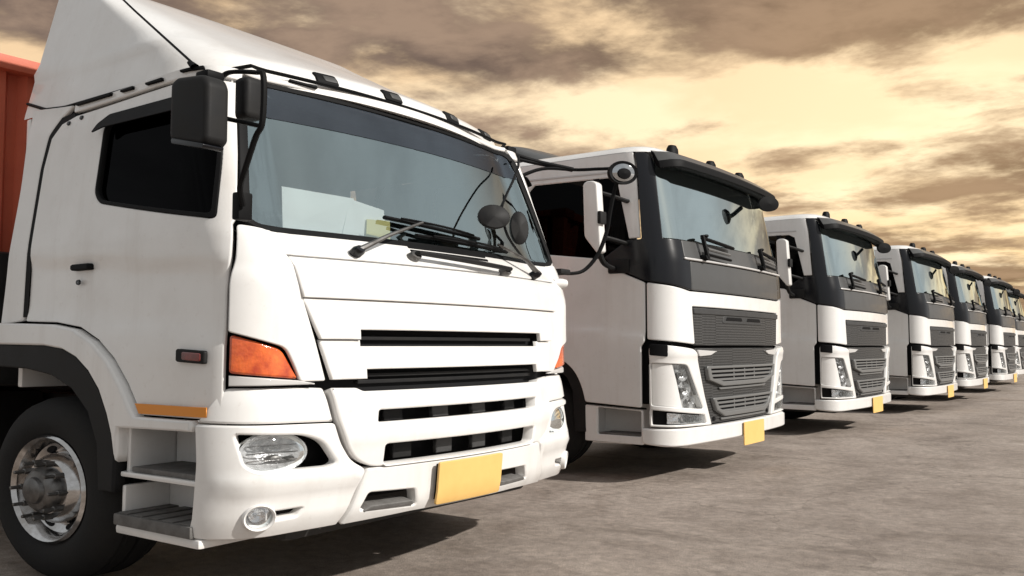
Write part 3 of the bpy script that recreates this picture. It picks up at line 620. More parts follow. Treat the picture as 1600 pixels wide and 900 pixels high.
        Q = [CAB1.at(b0[0] + (b1[0] - b0[0]) * t, b0[1] + (b1[1] - b0[1]) * t, .018) for t in np.linspace(0, 1, 9)]
        Q2 = [CAB1.at(b0[0] + (b1[0] - b0[0]) * t, b0[1] + (b1[1] - b0[1]) * t, .035 + .02 * math.sin(math.pi * t)) for t in np.linspace(.12, .88, 9)]
        Mb().tube(Q, .012, 6).tube(Q2, .007, 6).build('blade', 'gasket', wp)
    # grab handles on the cowl and the vent ribs behind them
    for (a, b_), rr_ in ((((-.27, 1.745), (.36, 1.712)), .015),):
        h = group_part('grab_handle', T); Q = [CAB1.at(a[0] + (b_[0] - a[0]) * t, a[1] + (b_[1] - a[1]) * t, .045) for t in np.linspace(0, 1, 8)]
        Mb().tube([CAB1.at(a[0] - .01, a[1], 0)] + Q + [CAB1.at(b_[0] + .01, b_[1], 0)], rr_, 8).build('bar', 'black_plastic', h)
        for q, uv in ((Q[0], a), (Q[-1], b_)): Mb().lathe([(.001, .035), (.026, .03), (.032, 0), (.032, -.02)], CAB1.at(*uv, 0), CAB1.nor(*uv), 14).build('end_boss', 'steel', h)
    for zz in (1.79, 1.812):
        panel('cowl_vent', CAB1, rnd([(-.25, zz - .007), (.30, zz - .007), (.30, zz + .007), (-.25, zz + .007)], .005), 'gasket', T, off=.004, th=.006, bev=.002)
    # white corner knob at the far end of the hood line
    for sg in (-1, 1):
        Mb().lathe([(.001, .05), (.03, .045), (.036, .02), (.036, -.04)], CAB1.at(sg * .985, 1.70, -.005), (0.5, sg, 0), 16).build('corner_knob', W, T) if sg > 0 else None
    # roof deflector
    de = group_part('roof_deflector', T)
    zt = [2.665, 2.70, 2.74, 2.77, 2.80, 2.84, 2.88, 2.92, 2.96, 3.04, 3.12, 3.2, 3.28, 3.36, 3.44, 3.52, 3.58]
    U = np.linspace(-2.32, 2.32, 90); V = []; Fc = []
    for k, z in enumerate(zt):
        for u in U:
            p_ = DEF1.pt(u, z)
            bl = .012 * math.exp(-(((z - 2.93) - .04 * (abs(u) - 1.6)) / .022) ** 2) if abs(u) > .95 else 0
            V.append(p_ + DEF1.nor(u, z) * bl)
    n_ = len(U); Fc = [(k * n_ + i, k * n_ + i + 1, (k + 1) * n_ + i + 1, (k + 1) * n_ + i) for k in range(len(zt) - 1) for i in range(n_ - 1)]
    top = len(V) - n_
    for i in range(n_ // 2 - 1): Fc.append((top + i, top + i + 1, top + n_ - 2 - i, top + n_ - 1 - i))
    dm = mesh('fairing', V, Fc, W, de, angle=50)
    low_ = Mb(); zb = lambda u: float(np.interp(abs(u), (.80, 1.10, 1.95, 2.12, 2.32), (2.712, 2.672, 2.668, 2.69, 2.77))); Q = [DEF1.at(u, zb(u), .002) for u in np.linspace(-2.32, -.97, 40)] + [CAB1.at(u, 2.712, .030) for u in np.linspace(-.93, .93, 40)] + [DEF1.at(u, zb(u), .002) for u in np.linspace(.97, 2.32, 40)]; low_.tube(Q, .010, 6); low_.build('edge_seal', 'gasket', de)
    for uc, zc in ((-.48, 2.772), (-.11, 2.770), (.35, 2.768), (.76, 2.768)):
        q = rnd([(uc - .055, zc - .035), (uc + .055, zc - .035), (uc + .045, zc + .030), (uc - .065, zc + .030)], .012)
        lm = panel('roof_lamp', DEF1, q, 'gasket', T, off=.010, th=.05, bev=.005, step=.03)
        q = rnd([(uc - .020, zc - .024), (uc + .045, zc - .024), (uc + .035, zc + .010), (uc - .028, zc + .010)], .01)
        panel('lamp_lens', DEF1, q, 'grey_plastic', lm, off=.016, th=.02, bev=.005, step=.03)
    q = rnd([(-.72, 2.688), (-.58, 2.683), (-.58, 2.697), (-.72, 2.702)], .004); panel('roof_clip', CAB1, q, 'gasket', T, off=.026, th=.02, bev=.003)
    # antenna wire at the roof edge
    a0 = CAB1.at(-1.17, 2.68, .02); an = group_part('antenna', T)
    Mb().tube([a0, a0 + np.array([-.42, 0.0, .41]), a0 + np.array([-.86, .02, .84])], [.006, .005, .003], 6).build('whip', 'gasket', an)
    Mb().lathe([(.001, .05), (.012, .045), (.018, .0)], a0 - np.array([0, 0, .01]), (-.6, 0, .6), 12).build('base', 'gasket', an)
    # mirrors: tube loop, housing, second housing; round convex mirror on the far side
    for sg in (-1, 1):
        mr = group_part('mirror', T)
        if sg < 0:
            loop = [(-.42, -1.0, 2.60), (-.16, -1.17, 2.50), (-.07, -1.20, 2.495), (.065, -1.20, 2.462), (.105, -1.20, 2.43), (.103, -1.20, 2.235), (.07, -1.20, 2.17), (.005, -1.19, 2.035), (-.045, -1.17, 1.965), (-.065, -1.14, 1.89)]
            Mb().tube(smooth_path(loop, 5), .0105, 8).build('arm', 'gasket', mr)
            Mb().tube([(-.09, -1.22, 2.285), (.095, -1.20, 2.215)], .010, 8).build('cross_bar', 'gasket', mr)
            Mb().box((-.115, -1.15, 1.83), (-.075, -1.09, 1.96)).build('bracket', 'gasket', mr, bevel=.010)
            # housing: rounded shell, glass towards the rear
            pr = rnd([(-.19, 2.165), (-.02, 2.115), (.005, 2.14), (.005, 2.39), (-.02, 2.43), (-.17, 2.448), (-.198, 2.425), (-.20, 2.19)], .05, 5)
            Mb().prism(pr, lambda a, b_, d: (a, d, b_), -1.345, -1.255).build('housing', 'black_plastic', mr, bevel=.030, seg=3)
            pr = rnd([(-.18, 2.15), (-.01, 2.10), (.0, 2.118), (-.18, 2.175)], .02)
            Mb().prism(pr, lambda a, b_, d: (a, d, b_), -1.348, -1.27).build('housing_rim', 'gloss_black', mr, bevel=.008)
            Mb().box((-.14, -1.29, 2.44), (-.07, -1.22, 2.485)).build('clamp', 'gasket', mr, bevel=.012)
            Mb().box((-.105, -1.16, 2.295), (-.035, -1.08, 2.49)).build('wide_mirror', 'black_plastic', mr, bevel=.025, seg=3)
        else:
            loop = [(-.45, 1.0, 2.66), (-.36, 1.18, 2.635), (-.26, 1.33, 2.615), (-.10, 1.37, 2.605), (-.02, 1.38, 2.59), (.01, 1.38, 2.52), (-.02, 1.39, 2.42), (-.05, 1.39, 2.25), (-.07, 1.39, 2.12), (-.11, 1.36, 1.95), (-.16, 1.30, 1.83), (-.20, 1.22, 1.795), (-.26, 1.10, 1.80)]
            Mb().tube(smooth_path(loop, 5), .013, 8).build('arm', 'gasket', mr)
            Mb().tube(smooth_path([(-.50, .96, 2.72), (-.40, 1.12, 2.66), (-.26, 1.33, 2.615)], 5), .020, 8).build('brace', 'gasket', mr)
            Mb().tube(smooth_path([(-.45, 1.0, 2.50), (-.36, 1.16, 2.60), (-.26, 1.33, 2.615)], 5), .013, 8).build('brace', 'gasket', mr)
            Mb().box((-.50, .93, 2.42), (-.43, 1.01, 2.74)).build('bracket', 'gasket', mr, bevel=.012)
            Mb().box((-.30, 1.08, 1.78), (-.18, 1.18, 1.82)).build('foot', 'black_plastic', mr, bevel=.012)
            d = np.array([.75, -.62, -.05]); d /= np.linalg.norm(d); o = np.array([.04, 1.38, 2.555])
            Mb().lathe([(.001, -.05), (.05, -.045), (.085, -.02), (.090, .01), (.086, .022), (.068, .018)], o, d, 28).build('round_housing', 'gasket', mr)
            Mb().lathe([(.001, .030), (.04, .026), (.070, .016)], o, d, 28).build('round_glass', 'mirror_glass', mr)
            Mb().lathe([(.001, .040), (.038, .036), (.042, .026)], o - np.array([0, 0, .01]), d, 16).build('centre_cap', 'gasket', mr)
    fm = group_part('fender_mirror', T)
    path = [(-.34, .90, 2.64), (-.30, .84, 2.57), (-.22, .72, 2.49), (-.14, .56, 2.35), (-.08, .41, 2.20), (-.05, .346, 2.107), (-.05, .377, 1.988), (-.08, .472, 1.92), (-.14, .66, 1.84)]
    Mb().tube(smooth_path(path, 5), .007, 6).build('arm', 'gasket', fm)
    d = np.array([.8, -.58, .12]); d /= np.linalg.norm(d)
    for o, a, b_ in (((-.01, .225, 2.045), 1.0, 1.0), ((-.06, .50, 2.02), .62, 1.45)):
        Mb().lathe([(.001, -.03), (.05, -.028), (.075, -.01), (.078, .01), (.070, .016), (.001, .020)], o, d, 24, None, None, a, b_).build('round_head', 'black_plastic', fm)
    Mb().tube([(-.05, .346, 2.09), (-.02, .26, 2.05)], .007, 6).build('stub', 'gasket', fm)
    # chassis and wheels
    ch = group_part('chassis', T)
    for y in (-.42, .42): Mb().box((-8.2, y - .05, .62), (-.35, y + .05, .90)).build('rail', 'chassis', ch)
    for x in (-.6, -2.2, -3.6, -5.0, -6.6, -8.0): Mb().box((x - .06, -.40, .66), (x + .06, .40, .86)).build('cross_member', 'chassis', ch)
    Mb().box((-1.75, -.45, .50), (-.5, .45, 1.15)).build('engine', 'chassis', ch, bevel=.04)
    Mb().tube([(-1.36, -.95, .45), (-1.36, .95, .45)], .075, 12).build('axle', 'chassis', ch)
    Mb().box((-1.75, -.80, .26), (-.22, .80, .50)).build('shade_block', 'chassis', ch, bevel=.05)  # low box added to deepen the shade under the cab
    Mb().box((-2.35, -1.08, 1.0), (-1.95, -.5, 1.85)).build('air_cleaner', 'black_plastic', ch, bevel=.05)
    Mb().box((-3.4, -1.05, .45), (-2.5, -.52, .95)).build('fuel_tank', 'black_plastic', ch, bevel=.08)
    for x in (-1.36, -5.7, -7.0):
        for sg in (-1, 1):
            wheel(T, x, sg * (.965 if x > -2 else .92), sg, .51, .30, fancy=(sg < 0 and x > -2))
build_truck_one(T1)

# papers lying behind the windscreen of truck one
def paper(name, pts, mt, label, dx=0.0):
    loc = np.array([.42, 1.2, LIFT]); V = []
    for d in (0, -.004):
        V += [np.array(p_) + loc + np.array([d, 0, 0]) for p_ in pts]
    k = len(pts); Fc = [tuple(range(k)), tuple(range(2 * k - 1, k - 1, -1))] + [(i, k + i, k + (i + 1) % k, (i + 1) % k) for i in range(k)]
    o = mesh(name, V, Fc, mt); o['label'] = label; o['category'] = 'paper'; return o
paper('paper_sheet', [(-.29, -.775, 1.862), (-.285, -.36, 1.862), (-.285, -.40, 2.085), (-.30, -.775, 2.085)], 'paper', 'white paper sheet propped inside the nearest windscreen behind the wiper')
paper('paper_sheet', [(-.28, -.47, 1.855), (-.27, -.215, 1.855), (-.275, -.225, 2.045), (-.288, -.42, 2.080)], 'paper', 'smaller white paper overlapping the propped sheet beside the yellow slip')
paper('paper_slip', [(-.262, -.345, 1.855), (-.258, -.20, 1.855), (-.262, -.20, 1.985), (-.268, -.335, 1.975)], 'paper_yellow', 'small pale yellow paper slip in the nearest windscreen beside the wiper')

# container standing on truck one's chassis
def container():
    T = empty('shipping_container', (.42, 1.2, LIFT), label='orange red corrugated cargo container standing behind the cab of the nearest truck', category='container')
    x1, x0, z0, z1, hw = -2.32, -8.1, .96, 3.24, 1.16
    for sg in (-1, 1):
        k = 46; V = []; Fc = []; dx = (x1 - .14 - x0 - .14) / k; prof = []
        for i in range(k):
            xa = x1 - .14 - i * dx; prof += [(xa, .0), (xa - dx * .3, .0), (xa - dx * .5, .045), (xa - dx * .8, .045)]
        prof.append((x1 - .14 - k * dx, 0))
        for x, d in prof: V += [(x, sg * (hw - .02 - d), z0 + .10), (x, sg * (hw - .02 - d), z1 - .08)]
        for i in range(len(prof) - 1): a = 2 * i; Fc.append((a, a + 1, a + 3, a + 2))
        mesh('corrugated_side', V, Fc, 'container_red', T, angle=20)
        for x in (x1, x0): Mb().box((x - .07, sg * hw - .07 if sg > 0 else -hw - .0, z0), (x + .07, sg * hw if sg > 0 else -hw + .07, z1)).build('corner_post', 'container_red' if x == x1 else 'container_dark', T, bevel=.012)
        for z in (z0, z1 - .08): Mb().box((x0 + .07, min(sg * (hw - .06), sg * (hw + .002)), z), (x1 - .07, max(sg * (hw - .06), sg * (hw + .002)), z + .085)).build('side_rail', 'container_red' if z > 1 else 'container_dark', T, bevel=.01)
        for x in (x1, x0):
            for z in (z0, z1 - .11): Mb().box((x - .09, min(sg * (hw - .16), sg * (hw + .006)), z), (x + .09, max(sg * (hw - .16), sg * (hw + .006)), z + .115)).build('corner_casting', 'container_dark', T, bevel=.012)
    k = 14; V = []; Fc = []; prof = []; dy = (2 * hw - .14) / k
    for i in range(k):
        a = -hw + .07 + i * dy; prof += [(a, 0), (a + dy * .3, 0), (a + dy * .5, .045), (a + dy * .8, .045)]
    prof.append((hw - .07, 0))
    for y, d in prof: V += [(x1 - d, y, z0 + .1), (x1 - d, y, z1 - .08)]
    for i in range(len(prof) - 1): a = 2 * i; Fc.append((a, a + 1, a + 3, a + 2))
    mesh('corrugated_end', V, Fc, 'container_red', T, angle=20)
    Mb().box((x1 - .07, -hw + .07, z1 - .10), (x1 + .05, hw - .07, z1)).build('end_rail', 'container_red', T, bevel=.01)
    Mb().box((x0 + .07, -hw + .06, z1 - .06), (x1 - .07, hw - .06, z1 - .02)).build('roof', 'container_red', T)
    Mb().box((x0 + .07, -hw + .06, z0 + .02), (x1 - .07, hw - .06, z0 + .08)).build('floor', 'container_dark', T)
container()

# ================================================================ the row of trucks with dark screen surround
CAB2 = Surf(1.22, .05, .22, .22, 2.2, rake=((.3, 0), (1.9, 0), (2.1, -.01), (2.95, -.14), (3.2, -.20)), width=((.3, 1), (2.0, 1), (3.2, .97)))
def build_truck_two(T):
    W = 'white_paint'; both = lambda p_: (p_, mir(p_))
    panel('inner_shell', CAB2, [(-2.6, 1.2), (-2.0, 1.2), (-1.80, .70), (1.80, .70), (2.0, 1.2), (2.6, 1.2), (2.6, 2.26), (-2.6, 2.26)], 'liner_black', T, off=-.085, th=.004, bev=.001, step=.14)
    panel('inner_shell', CAB2, [(-1.33, .34), (1.33, .34), (1.33, .72), (-1.33, .72)], 'liner_black', T, off=-.09, th=.004, bev=.001, step=.14)
    # white front mask (U shape), dark grey cowl
    mask = rnd([(-1.322, 1.862), (-1.322, 1.315), (-.872, 1.270), (-.905, 1.640), (.905, 1.640), (.872, 1.270), (1.322, 1.315), (1.322, 1.862), (.93, 1.785), (-.93, 1.785)][::-1], [.02] * 3 + [.015] * 5 + [.02, .02])
    panel('front_mask', CAB2, mask, W, T, off=.004, bev=.010)
    panel('cowl_panel', CAB2, rnd([(-.905, 1.80), (.905, 1.80), (.99, 1.82), (.99, 2.085), (-.905, 2.085)], .015), 'dark_grey_paint', T, off=.006, bev=.010)
    panel('cowl_ledge', CAB2, [(-1.0, 2.092), (1.0, 2.092), (1.0, 2.112), (-1.0, 2.112)], 'silver_paint', T, off=.022, th=.03, bev=.006)
    panel('cowl_panel', CAB2, rnd([(-.985, 2.118), (.985, 2.118), (.985, 2.285), (-.985, 2.285)], .012), 'dark_grey_paint', T, off=.004, bev=.006)
    low = rnd([(-1.335, 1.878), (-.915, 1.798), (-.915, 2.085), (-.995, 2.11), (-.995, 2.285), (-1.17, 2.285), (-1.12, 3.10), (-1.16, 3.16), (-1.245, 3.16), (-1.325, 2.285), (-1.44, 2.285), (-1.66, 2.125), (-1.60, 2.06), (-1.50, 1.975)], [.01, .01, .01, .01, .01, .02, .02, .02, .02, .02, .02, .02, .05, .05])
    for q in both(low): panel('pillar_cover', CAB2, q, 'gloss_black', T, off=.006, bev=.008)
    # doors
    door = rnd([(-1.365, .665), (-1.365, 1.25), (-1.338, 1.30), (-1.338, 1.862), (-1.50, 1.955), (-1.61, 2.045), (-1.68, 2.115), (-2.35, 2.225), (-2.56, 2.25), (-2.56, 1.16), (-2.18, 1.16), (-2.02, 1.11), (-1.92, 1.0), (-1.86, .85), (-1.83, .70)], [.02, .01, .01, .01, .05, .05, .03, .01, .01, .01, .08, .08, .08, .08, .02])
    upper = [(-1.265, 2.30), (-1.42, 2.30), (-1.40, 2.93), (-2.30, 2.955), (-2.36, 2.90), (-2.38, 2.235), (-2.56, 2.265), (-2.56, 3.17), (-1.20, 3.17)]
    upper = [(-1.335, 2.30), (-1.255, 3.165), (-2.56, 3.165), (-2.56, 2.262), (-2.37, 2.235), (-2.36, 2.88), (-2.31, 2.94), (-1.50, 2.925), (-1.44, 2.88), (-1.425, 2.30)]
    for sgn in (0, 1):
        f_ = (lambda p_: p_) if sgn == 0 else mir; sg = -1 if sgn == 0 else 1
        d = panel('door', CAB2, f_(door), W, T, off=lambda u, z: .003 + .016 / (1 + math.exp((z - (1.36 + (abs(u) - 1.34) * .135)) * 70)), bev=.010, step=.06)
        panel('roof_side', CAB2, f_(upper), W, T, off=.004, bev=.010)
        panel('window', CAB2, f_([(-1.43, 2.20), (-1.70, 2.12), (-2.38, 2.23), (-2.38, 2.96), (-1.42, 2.94)]), 'tinted_glass', T, off=-.012, th=.004, bev=.001)
        panel('window_frame', CAB2, f_([(-1.66, 2.13), (-1.72, 2.12), (-1.66, 2.93), (-1.60, 2.93)]), 'gasket', T, off=.0, th=.012, bev=.003)
        panel('drip_moulding', CAB2, f_([(-1.40, 2.965), (-2.45, 2.99), (-2.45, 3.01), (-1.40, 2.985)]), 'silver_paint', T, off=.012, bev=.004)
        hz = rnd([(-2.30, 1.80), (-2.30, 1.84), (-2.44, 1.84), (-2.44, 1.80)], .012); panel('door_handle', CAB2, f_(hz), 'gloss_black', d, off=.022, th=.03, bev=.008, step=.03)
        # cheek: lamp surround, head lamp, lower lamp
        ck = rnd([(-1.305, 1.275), (-1.0, 1.235), (-.905, 1.222), (-.862, 1.18), (-.745, .76), (-.640, .470), (-1.305, .487)], [.05, .03, .05, .06, .05, .012, .012])
        h1 = rnd([(-1.295, 1.09), (-.99, 1.075), (-.765, .632), (-1.295, .690)], [.02, .05, .03, .02]); h2 = rnd([(-1.295, .648), (-.745, .578), (-.715, .492), (-1.295, .505)], .012)
        panel('cheek', CAB2, f_(ck), W, T, holes=[f_(h1), f_(h2)], off=lambda u, z: .012 + .012 * math.exp(-((z - 1.19) / .05) ** 2), th=.06, bev=.010, step=.05)
        panel('cheek_cap', CAB2, f_(rnd([(-1.30, 1.165), (-1.18, 1.15), (-1.18, 1.262), (-1.30, 1.275)], .012)), 'gasket', T, off=.028, th=.02, bev=.006)
        H = group_part('headlight', T)
        hc = rnd([(-1.292, 1.087), (-1.135, 1.08), (-1.045, .662), (-1.292, .692)], .015)
        panel('lamp_cover', CAB2, f_(hc), W, H, off=-.004, th=.03, bev=.006, step=.05)
        lz = [(-1.128, 1.079), (-.992, 1.072), (-.770, .634), (-1.038, .660)]
        panel('housing', CAB2, f_(lz), 'lamp_inner', H, off=-.05, th=.004, bev=.001, step=.05)
        panel('lens', CAB2, f_(lz), 'lamp_glass', H, off=.004, th=.006, bev=.003, step=.05)
        for uc, zc, r_ in ((-1.03, .975, .062), (-.985, .83, .062), (-.91, .72, .05)):
            tu, tz, nn_ = CAB2.frame(sg * -uc * -1 if sgn == 0 else -uc, zc); uu = uc if sgn == 0 else -uc; tu, tz, nn_ = CAB2.frame(uu, zc)
            Mb().lathe([(.001, -.01), (r_ * .6, .0), (r_, .030)], CAB2.at(uu, zc, -.042), nn_, 18, tu, tz).build('reflector_bowl', 'lamp_inner', H)
            Mb().lathe([(.001, .030), (r_ * .25, .026), (r_ * .34, .0)], CAB2.at(uu, zc, -.045), nn_, 10, tu, tz).build('bulb', 'steel', H)
        L_ = [CAB2.at(a * (1 if sgn == 0 else -1), b, -.006) for a, b in ((-.99, 1.04), (-.93, .90), (-.87, .78))]; Mb().tube(L_, .012, 6).build('light_strip', 'slat_grey', H)
        G_ = group_part('fog_lamp', T)
        panel('recess', CAB2, f_([(-1.30, .50), (-.715, .49), (-.745, .58), (-1.30, .65)]), 'gasket', G_, off=-.04, th=.004, bev=.001)
        panel('lens', CAB2, f_(rnd([(-1.18, .512), (-.735, .500), (-.757, .567), (-1.18, .618)], .01)), 'reflector', G_, off=-.012, th=.02, bev=.004, step=.04)
        panel('cover', CAB2, f_(rnd([(-1.18, .512), (-.735, .500), (-.757, .567), (-1.18, .618)], .01)), 'lamp_glass', G_, off=-.002, th=.006, bev=.002)
        # step box
        st = group_part('step', T)
        fr = rnd([(-1.365, .310), (-1.365, .640), (-1.845, .672), (-1.845, .318)], .012); ho = rnd([(-1.375, .385), (-1.375, .628), (-1.74, .652), (-1.74, .388)], .02)
        panel('step_frame', CAB2, f_(fr), W, st, holes=[f_(ho)], off=-.004, th=.03, bev=.008)
        Mb().box((-.73, min(sg * .98, sg * 1.0), .36), (-.29, max(sg * .98, sg * 1.0), .68)).build('back_plate', W, st)
        Mb().box((-.73, min(sg * .98, sg * 1.19), .355), (-.29, max(sg * .98, sg * 1.19), .38)).build('tray', W, st)
        Mb().box((-.66, min(sg * 1.0, sg * 1.20), .382), (-.30, max(sg * 1.0, sg * 1.20), .405)).build('tread', 'tread_grey', st, bevel=.006)
        Mb().box((-.75, min(sg * .98, sg * 1.19), .36), (-.72, max(sg * .98, sg * 1.19), .68)).build('side_plate', W, st)
        panel('door_sill', CAB2, f_([(-1.34, .646), (-1.84, .678), (-1.84, .702), (-1.34, .662)]), 'gasket', T, off=-.006, bev=.002)
        # wheel arch
        wl = [(-1.83, .40), (-1.835, .72), (-1.865, .86), (-1.925, 1.01), (-2.02, 1.12), (-2.18, 1.17), (-2.56, 1.17), (-2.56, 1.06), (-2.20, 1.06), (-2.08, 1.02), (-2.0, .93), (-1.95, .80), (-1.93, .40)]
        panel('wheel_flare', CAB2, f_(wl), 'black_plastic', T, off=.0, th=.06, bev=.008)
        Mb().box((-.80, min(sg * .62, sg * 1.15), .35), (-.76, max(sg * .62, sg * 1.15), 1.1)).build('wheel_well', 'liner_black', T)
        Mb().box((-2.0, min(sg * .60, sg * .62), .35), (-.76, max(sg * .60, sg * .62), 1.25)).build('wheel_well', 'liner_black', T)
        # mirror
        mr = group_part('mirror', T); yy = 1.50
        prf = rnd([(-.575, 2.29), (-.47, 2.12), (-.44, 2.14), (-.47, 2.79), (-.50, 2.82), (-.56, 2.82), (-.585, 2.79)], .03)
        Mb().prism(prf, lambda a, b_, d: (a, sg * d, b_), yy - .04, yy + .045).build('housing', W, mr, bevel=.03, seg=3)
        Mb().box((-.455, min(sg * (yy - .02), sg * (yy + .065)), 2.40), (-.425, max(sg * (yy - .02), sg * (yy + .065)), 2.52)).build('clamp', 'black_plastic', mr, bevel=.01)
        for z_ in (2.30, 2.72): Mb().tube(smooth_path([(-.50, sg * (yy - .06), z_), (-.44, sg * (yy - .18), z_ - .03), (-.40, sg * 1.16, z_ - .06)], 4), .022, 8).build('arm', 'black_plastic', mr)
        Mb().tube(smooth_path([(-.50, sg * (yy - .04), 2.14), (-.50, sg * (yy - .12), 2.04), (-.50, sg * 1.20, 2.0)], 4), .022, 8).build('arm', 'black_plastic', mr)
        Mb().box((-.56, min(sg * 1.17, sg * 1.24), 1.96), (-.38, max(sg * 1.17, sg * 1.24), 2.10)).build('mount', 'black_plastic', mr, bevel=.02)
    # upper grille lid and lower grille
    gl = group_part('grille', T)
    panel('lid', CAB2, rnd([(-.898, 1.630), (-.868, 1.258), (.868, 1.258), (.898, 1.630)], .02), 'grille_mesh', gl, off=.0, bev=.008)
    panel('lid_strip', CAB2, rnd([(-.893, 1.626), (-.887, 1.568), (.887, 1.568), (.893, 1.626)], .01), 'grey_plastic', gl, off=.012, bev=.006)
    for a, b in ((-.37, -.05), (.05, .37)):
        panel('badge_slot', CAB2, rnd([(a, 1.515), (b, 1.515), (b - .02, 1.55), (a + .02, 1.55)], .008), 'gasket', gl, off=.012, th=.012, bev=.003)
    panel('badge_trim', CAB2, rnd([(-.42, 1.485), (.42, 1.485), (.40, 1.562), (-.40, 1.562)], .02), 'grey_plastic', gl, off=.006, th=.01, bev=.004)
    panel('lower_panel', CAB2, rnd([(-.848, 1.232), (-.725, .80), (-.628, .478), (.628, .478), (.725, .80), (.848, 1.232)], [.03, .02, .03, .03, .02, .03]), 'grille_mesh', gl, off=-.012, bev=.008)
    for sg in (-1, 1): panel('grille_corner', CAB2, rnd([(sg * .83, 1.215), (sg * .80, 1.15), (sg * .62, 1.16), (sg * .52, 1.20)], .012), 'silver_paint', gl, off=.004, th=.02, bev=.006)
    for (t0, t1, t2, wa, wb, wc) in ((1.050, .915, .845, .715, .685, .45), (.732, .610, .538, .625, .57, .43)):
        o_ = [(-wa, t0), (-wb, t1), (-wc, t2), (wc, t2), (wb, t1), (wa, t0)]; i_ = [(-wa + .05, t0 - .025), (-wb + .05, t1 + .015), (-wc + .02, t2 + .045), (wc - .02, t2 + .045), (wb - .05, t1 + .015), (wa - .05, t0 - .025)]
        fr = panel('grille_frame', CAB2, o_, 'slat_grey', gl, holes=[i_], off=.024, th=.04, bev=.008)
        panel('frame_back', CAB2, i_, 'liner_black', fr, off=-.006, th=.004, bev=.001)
        for k in range(3):
            z_ = t0 - .055 - k * .042; hw_ = wa - .07 - k * .012
            panel('slat', CAB2, [(-hw_, z_ - .011), (hw_, z_ - .011), (hw_, z_ + .011), (-hw_, z_ + .011)], 'slat_grey', fr, off=.012, th=.012, bev=.004)
        for u_ in (-.22, 0, .22): panel('divider', CAB2, [(u_ - .008, t2 + .05), (u_ + .008, t2 + .05), (u_ + .008, t0 - .03), (u_ - .008, t0 - .03)], 'slat_grey', fr, off=.004, th=.008, bev=.002)
        panel('frame_lower_lip', CAB2, [(-wc - .02, t2 - .035), (wc + .02, t2 - .035), (wc + .05, t2 - .015), (-wc - .05, t2 - .015)], 'slat_grey', gl, off=.006, th=.012, bev=.004)  # grey lip just below each grille frame
    for u_ in (-.57, .57):
        f = CAB2.frame(u_, .52); Mb().lathe([(.001, .01), (.02, .009), (.024, 0)], CAB2.at(u_, .52, -.012), f[2], 12).build('bolt', 'gasket', gl)
    bump = panel('bumper', CAB2, rnd([(-1.368, .325), (-1.20, .300), (1.20, .300), (1.368, .325), (1.368, .470), (.66, .458), (-.66, .458), (-1.368, .470)], [.04, .03, .03, .04, .02, .02, .02, .02]), W, T, off=.020, th=.10, bev=.018, step=.06)
    plate = panel('number_plate', CAB2, rnd([(-.115, .205), (.335, .205), (.335, .448), (-.115, .448)], .012), 'plate_yellow', T, off=.040, th=.010, bev=.003)
    # screen, visor, roof
    ws = panel('windscreen', CAB2, rnd([(-1.175, 2.293), (1.175, 2.293), (1.125, 3.08), (-1.125, 3.08)], .03), 'windscreen_glass_bright', T, off=-.004, th=.004, bev=.001, step=.08)
    vis = group_part('sun_visor', T); Vv = []; U = np.linspace(-1.12, 1.12, 41)
    sec = [(3.03, .010), (2.970, .115), (2.975, .135), (3.025, .145), (3.045, .140), (3.145, .080), (3.18, .0)]
    for u in U:
        edge = 1 - max(0, (abs(u) - .98) / .14) ** 2 * .60
        for z, o_ in sec: Vv.append(CAB2.at(u, z, o_ * edge + .006))
    k = len(sec); Fc = [(i * k + j, (i + 1) * k + j, (i + 1) * k + j + 1, i * k + j + 1) for i in range(len(U) - 1) for j in range(k - 1)] + [tuple(range(k)), tuple((len(U) - 1) * k + j for j in range(k - 1, -1, -1))]
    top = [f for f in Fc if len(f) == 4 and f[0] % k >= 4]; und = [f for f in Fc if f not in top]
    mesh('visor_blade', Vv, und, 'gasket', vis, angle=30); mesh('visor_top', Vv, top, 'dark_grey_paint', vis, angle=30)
    cr = []; Uq = np.linspace(-2.5, 2.5, 61)
    zz = [(3.165, 0.0, 0), (3.215, .03, 0), (3.25, .10, 0), (3.27, .30, 0)]
    Vr = []
    for z, ins, _ in zz:
        for u in Uq:
            p_ = CAB2.at(u, 3.165); cxy = np.array([-.95, 0]); dv = p_[:2] - cxy
            q = cxy + dv * (1 - ins * .9); Vr.append((q[0], q[1], z))
    n_ = len(Uq); Fr = [(a * n_ + i, a * n_ + i + 1, (a + 1) * n_ + i + 1, (a + 1) * n_ + i) for a in range(len(zz) - 1) for i in range(n_ - 1)]
    top = (len(zz) - 1) * n_
    for i in range(n_ // 2): Fr.append((top + i, top + i + 1, top + n_ - 2 - i, top + n_ - 1 - i))
    mesh('roof', Vr, Fr, W, T, angle=50)
    for y in (-.66, .08, .72): Mb().lathe([(.001, .10), (.035, .095), (.05, .06), (.055, -.03)], (-.30, y, 3.235), (0, 0, 1), 14, None, None, 1.3, .8).build('roof_lamp', 'gasket', T)
    b = Mb(); b.box((-1.62, -1.16, 1.1), (-1.56, 1.16, 3.22)); b.build('back_wall', W, T, bevel=.01)
    Mb().box((-1.55, -1.1, 1.25), (-.2, 1.1, 1.31)).build('cab_floor', 'interior_dark', T)
    Mb().box((-1.555, -1.1, 1.31), (-1.54, 1.1, 3.15)).build('cab_lining', 'interior_dark', T)
    Mb().prism([(-.25, 1.7), (-.20, 2.26), (-.45, 2.28), (-.62, 2.15), (-.58, 1.7)], lambda a, b_, d: (a, d, b_), -1.0, 1.0).build('dashboard', 'interior_dark', T, bevel=.03)
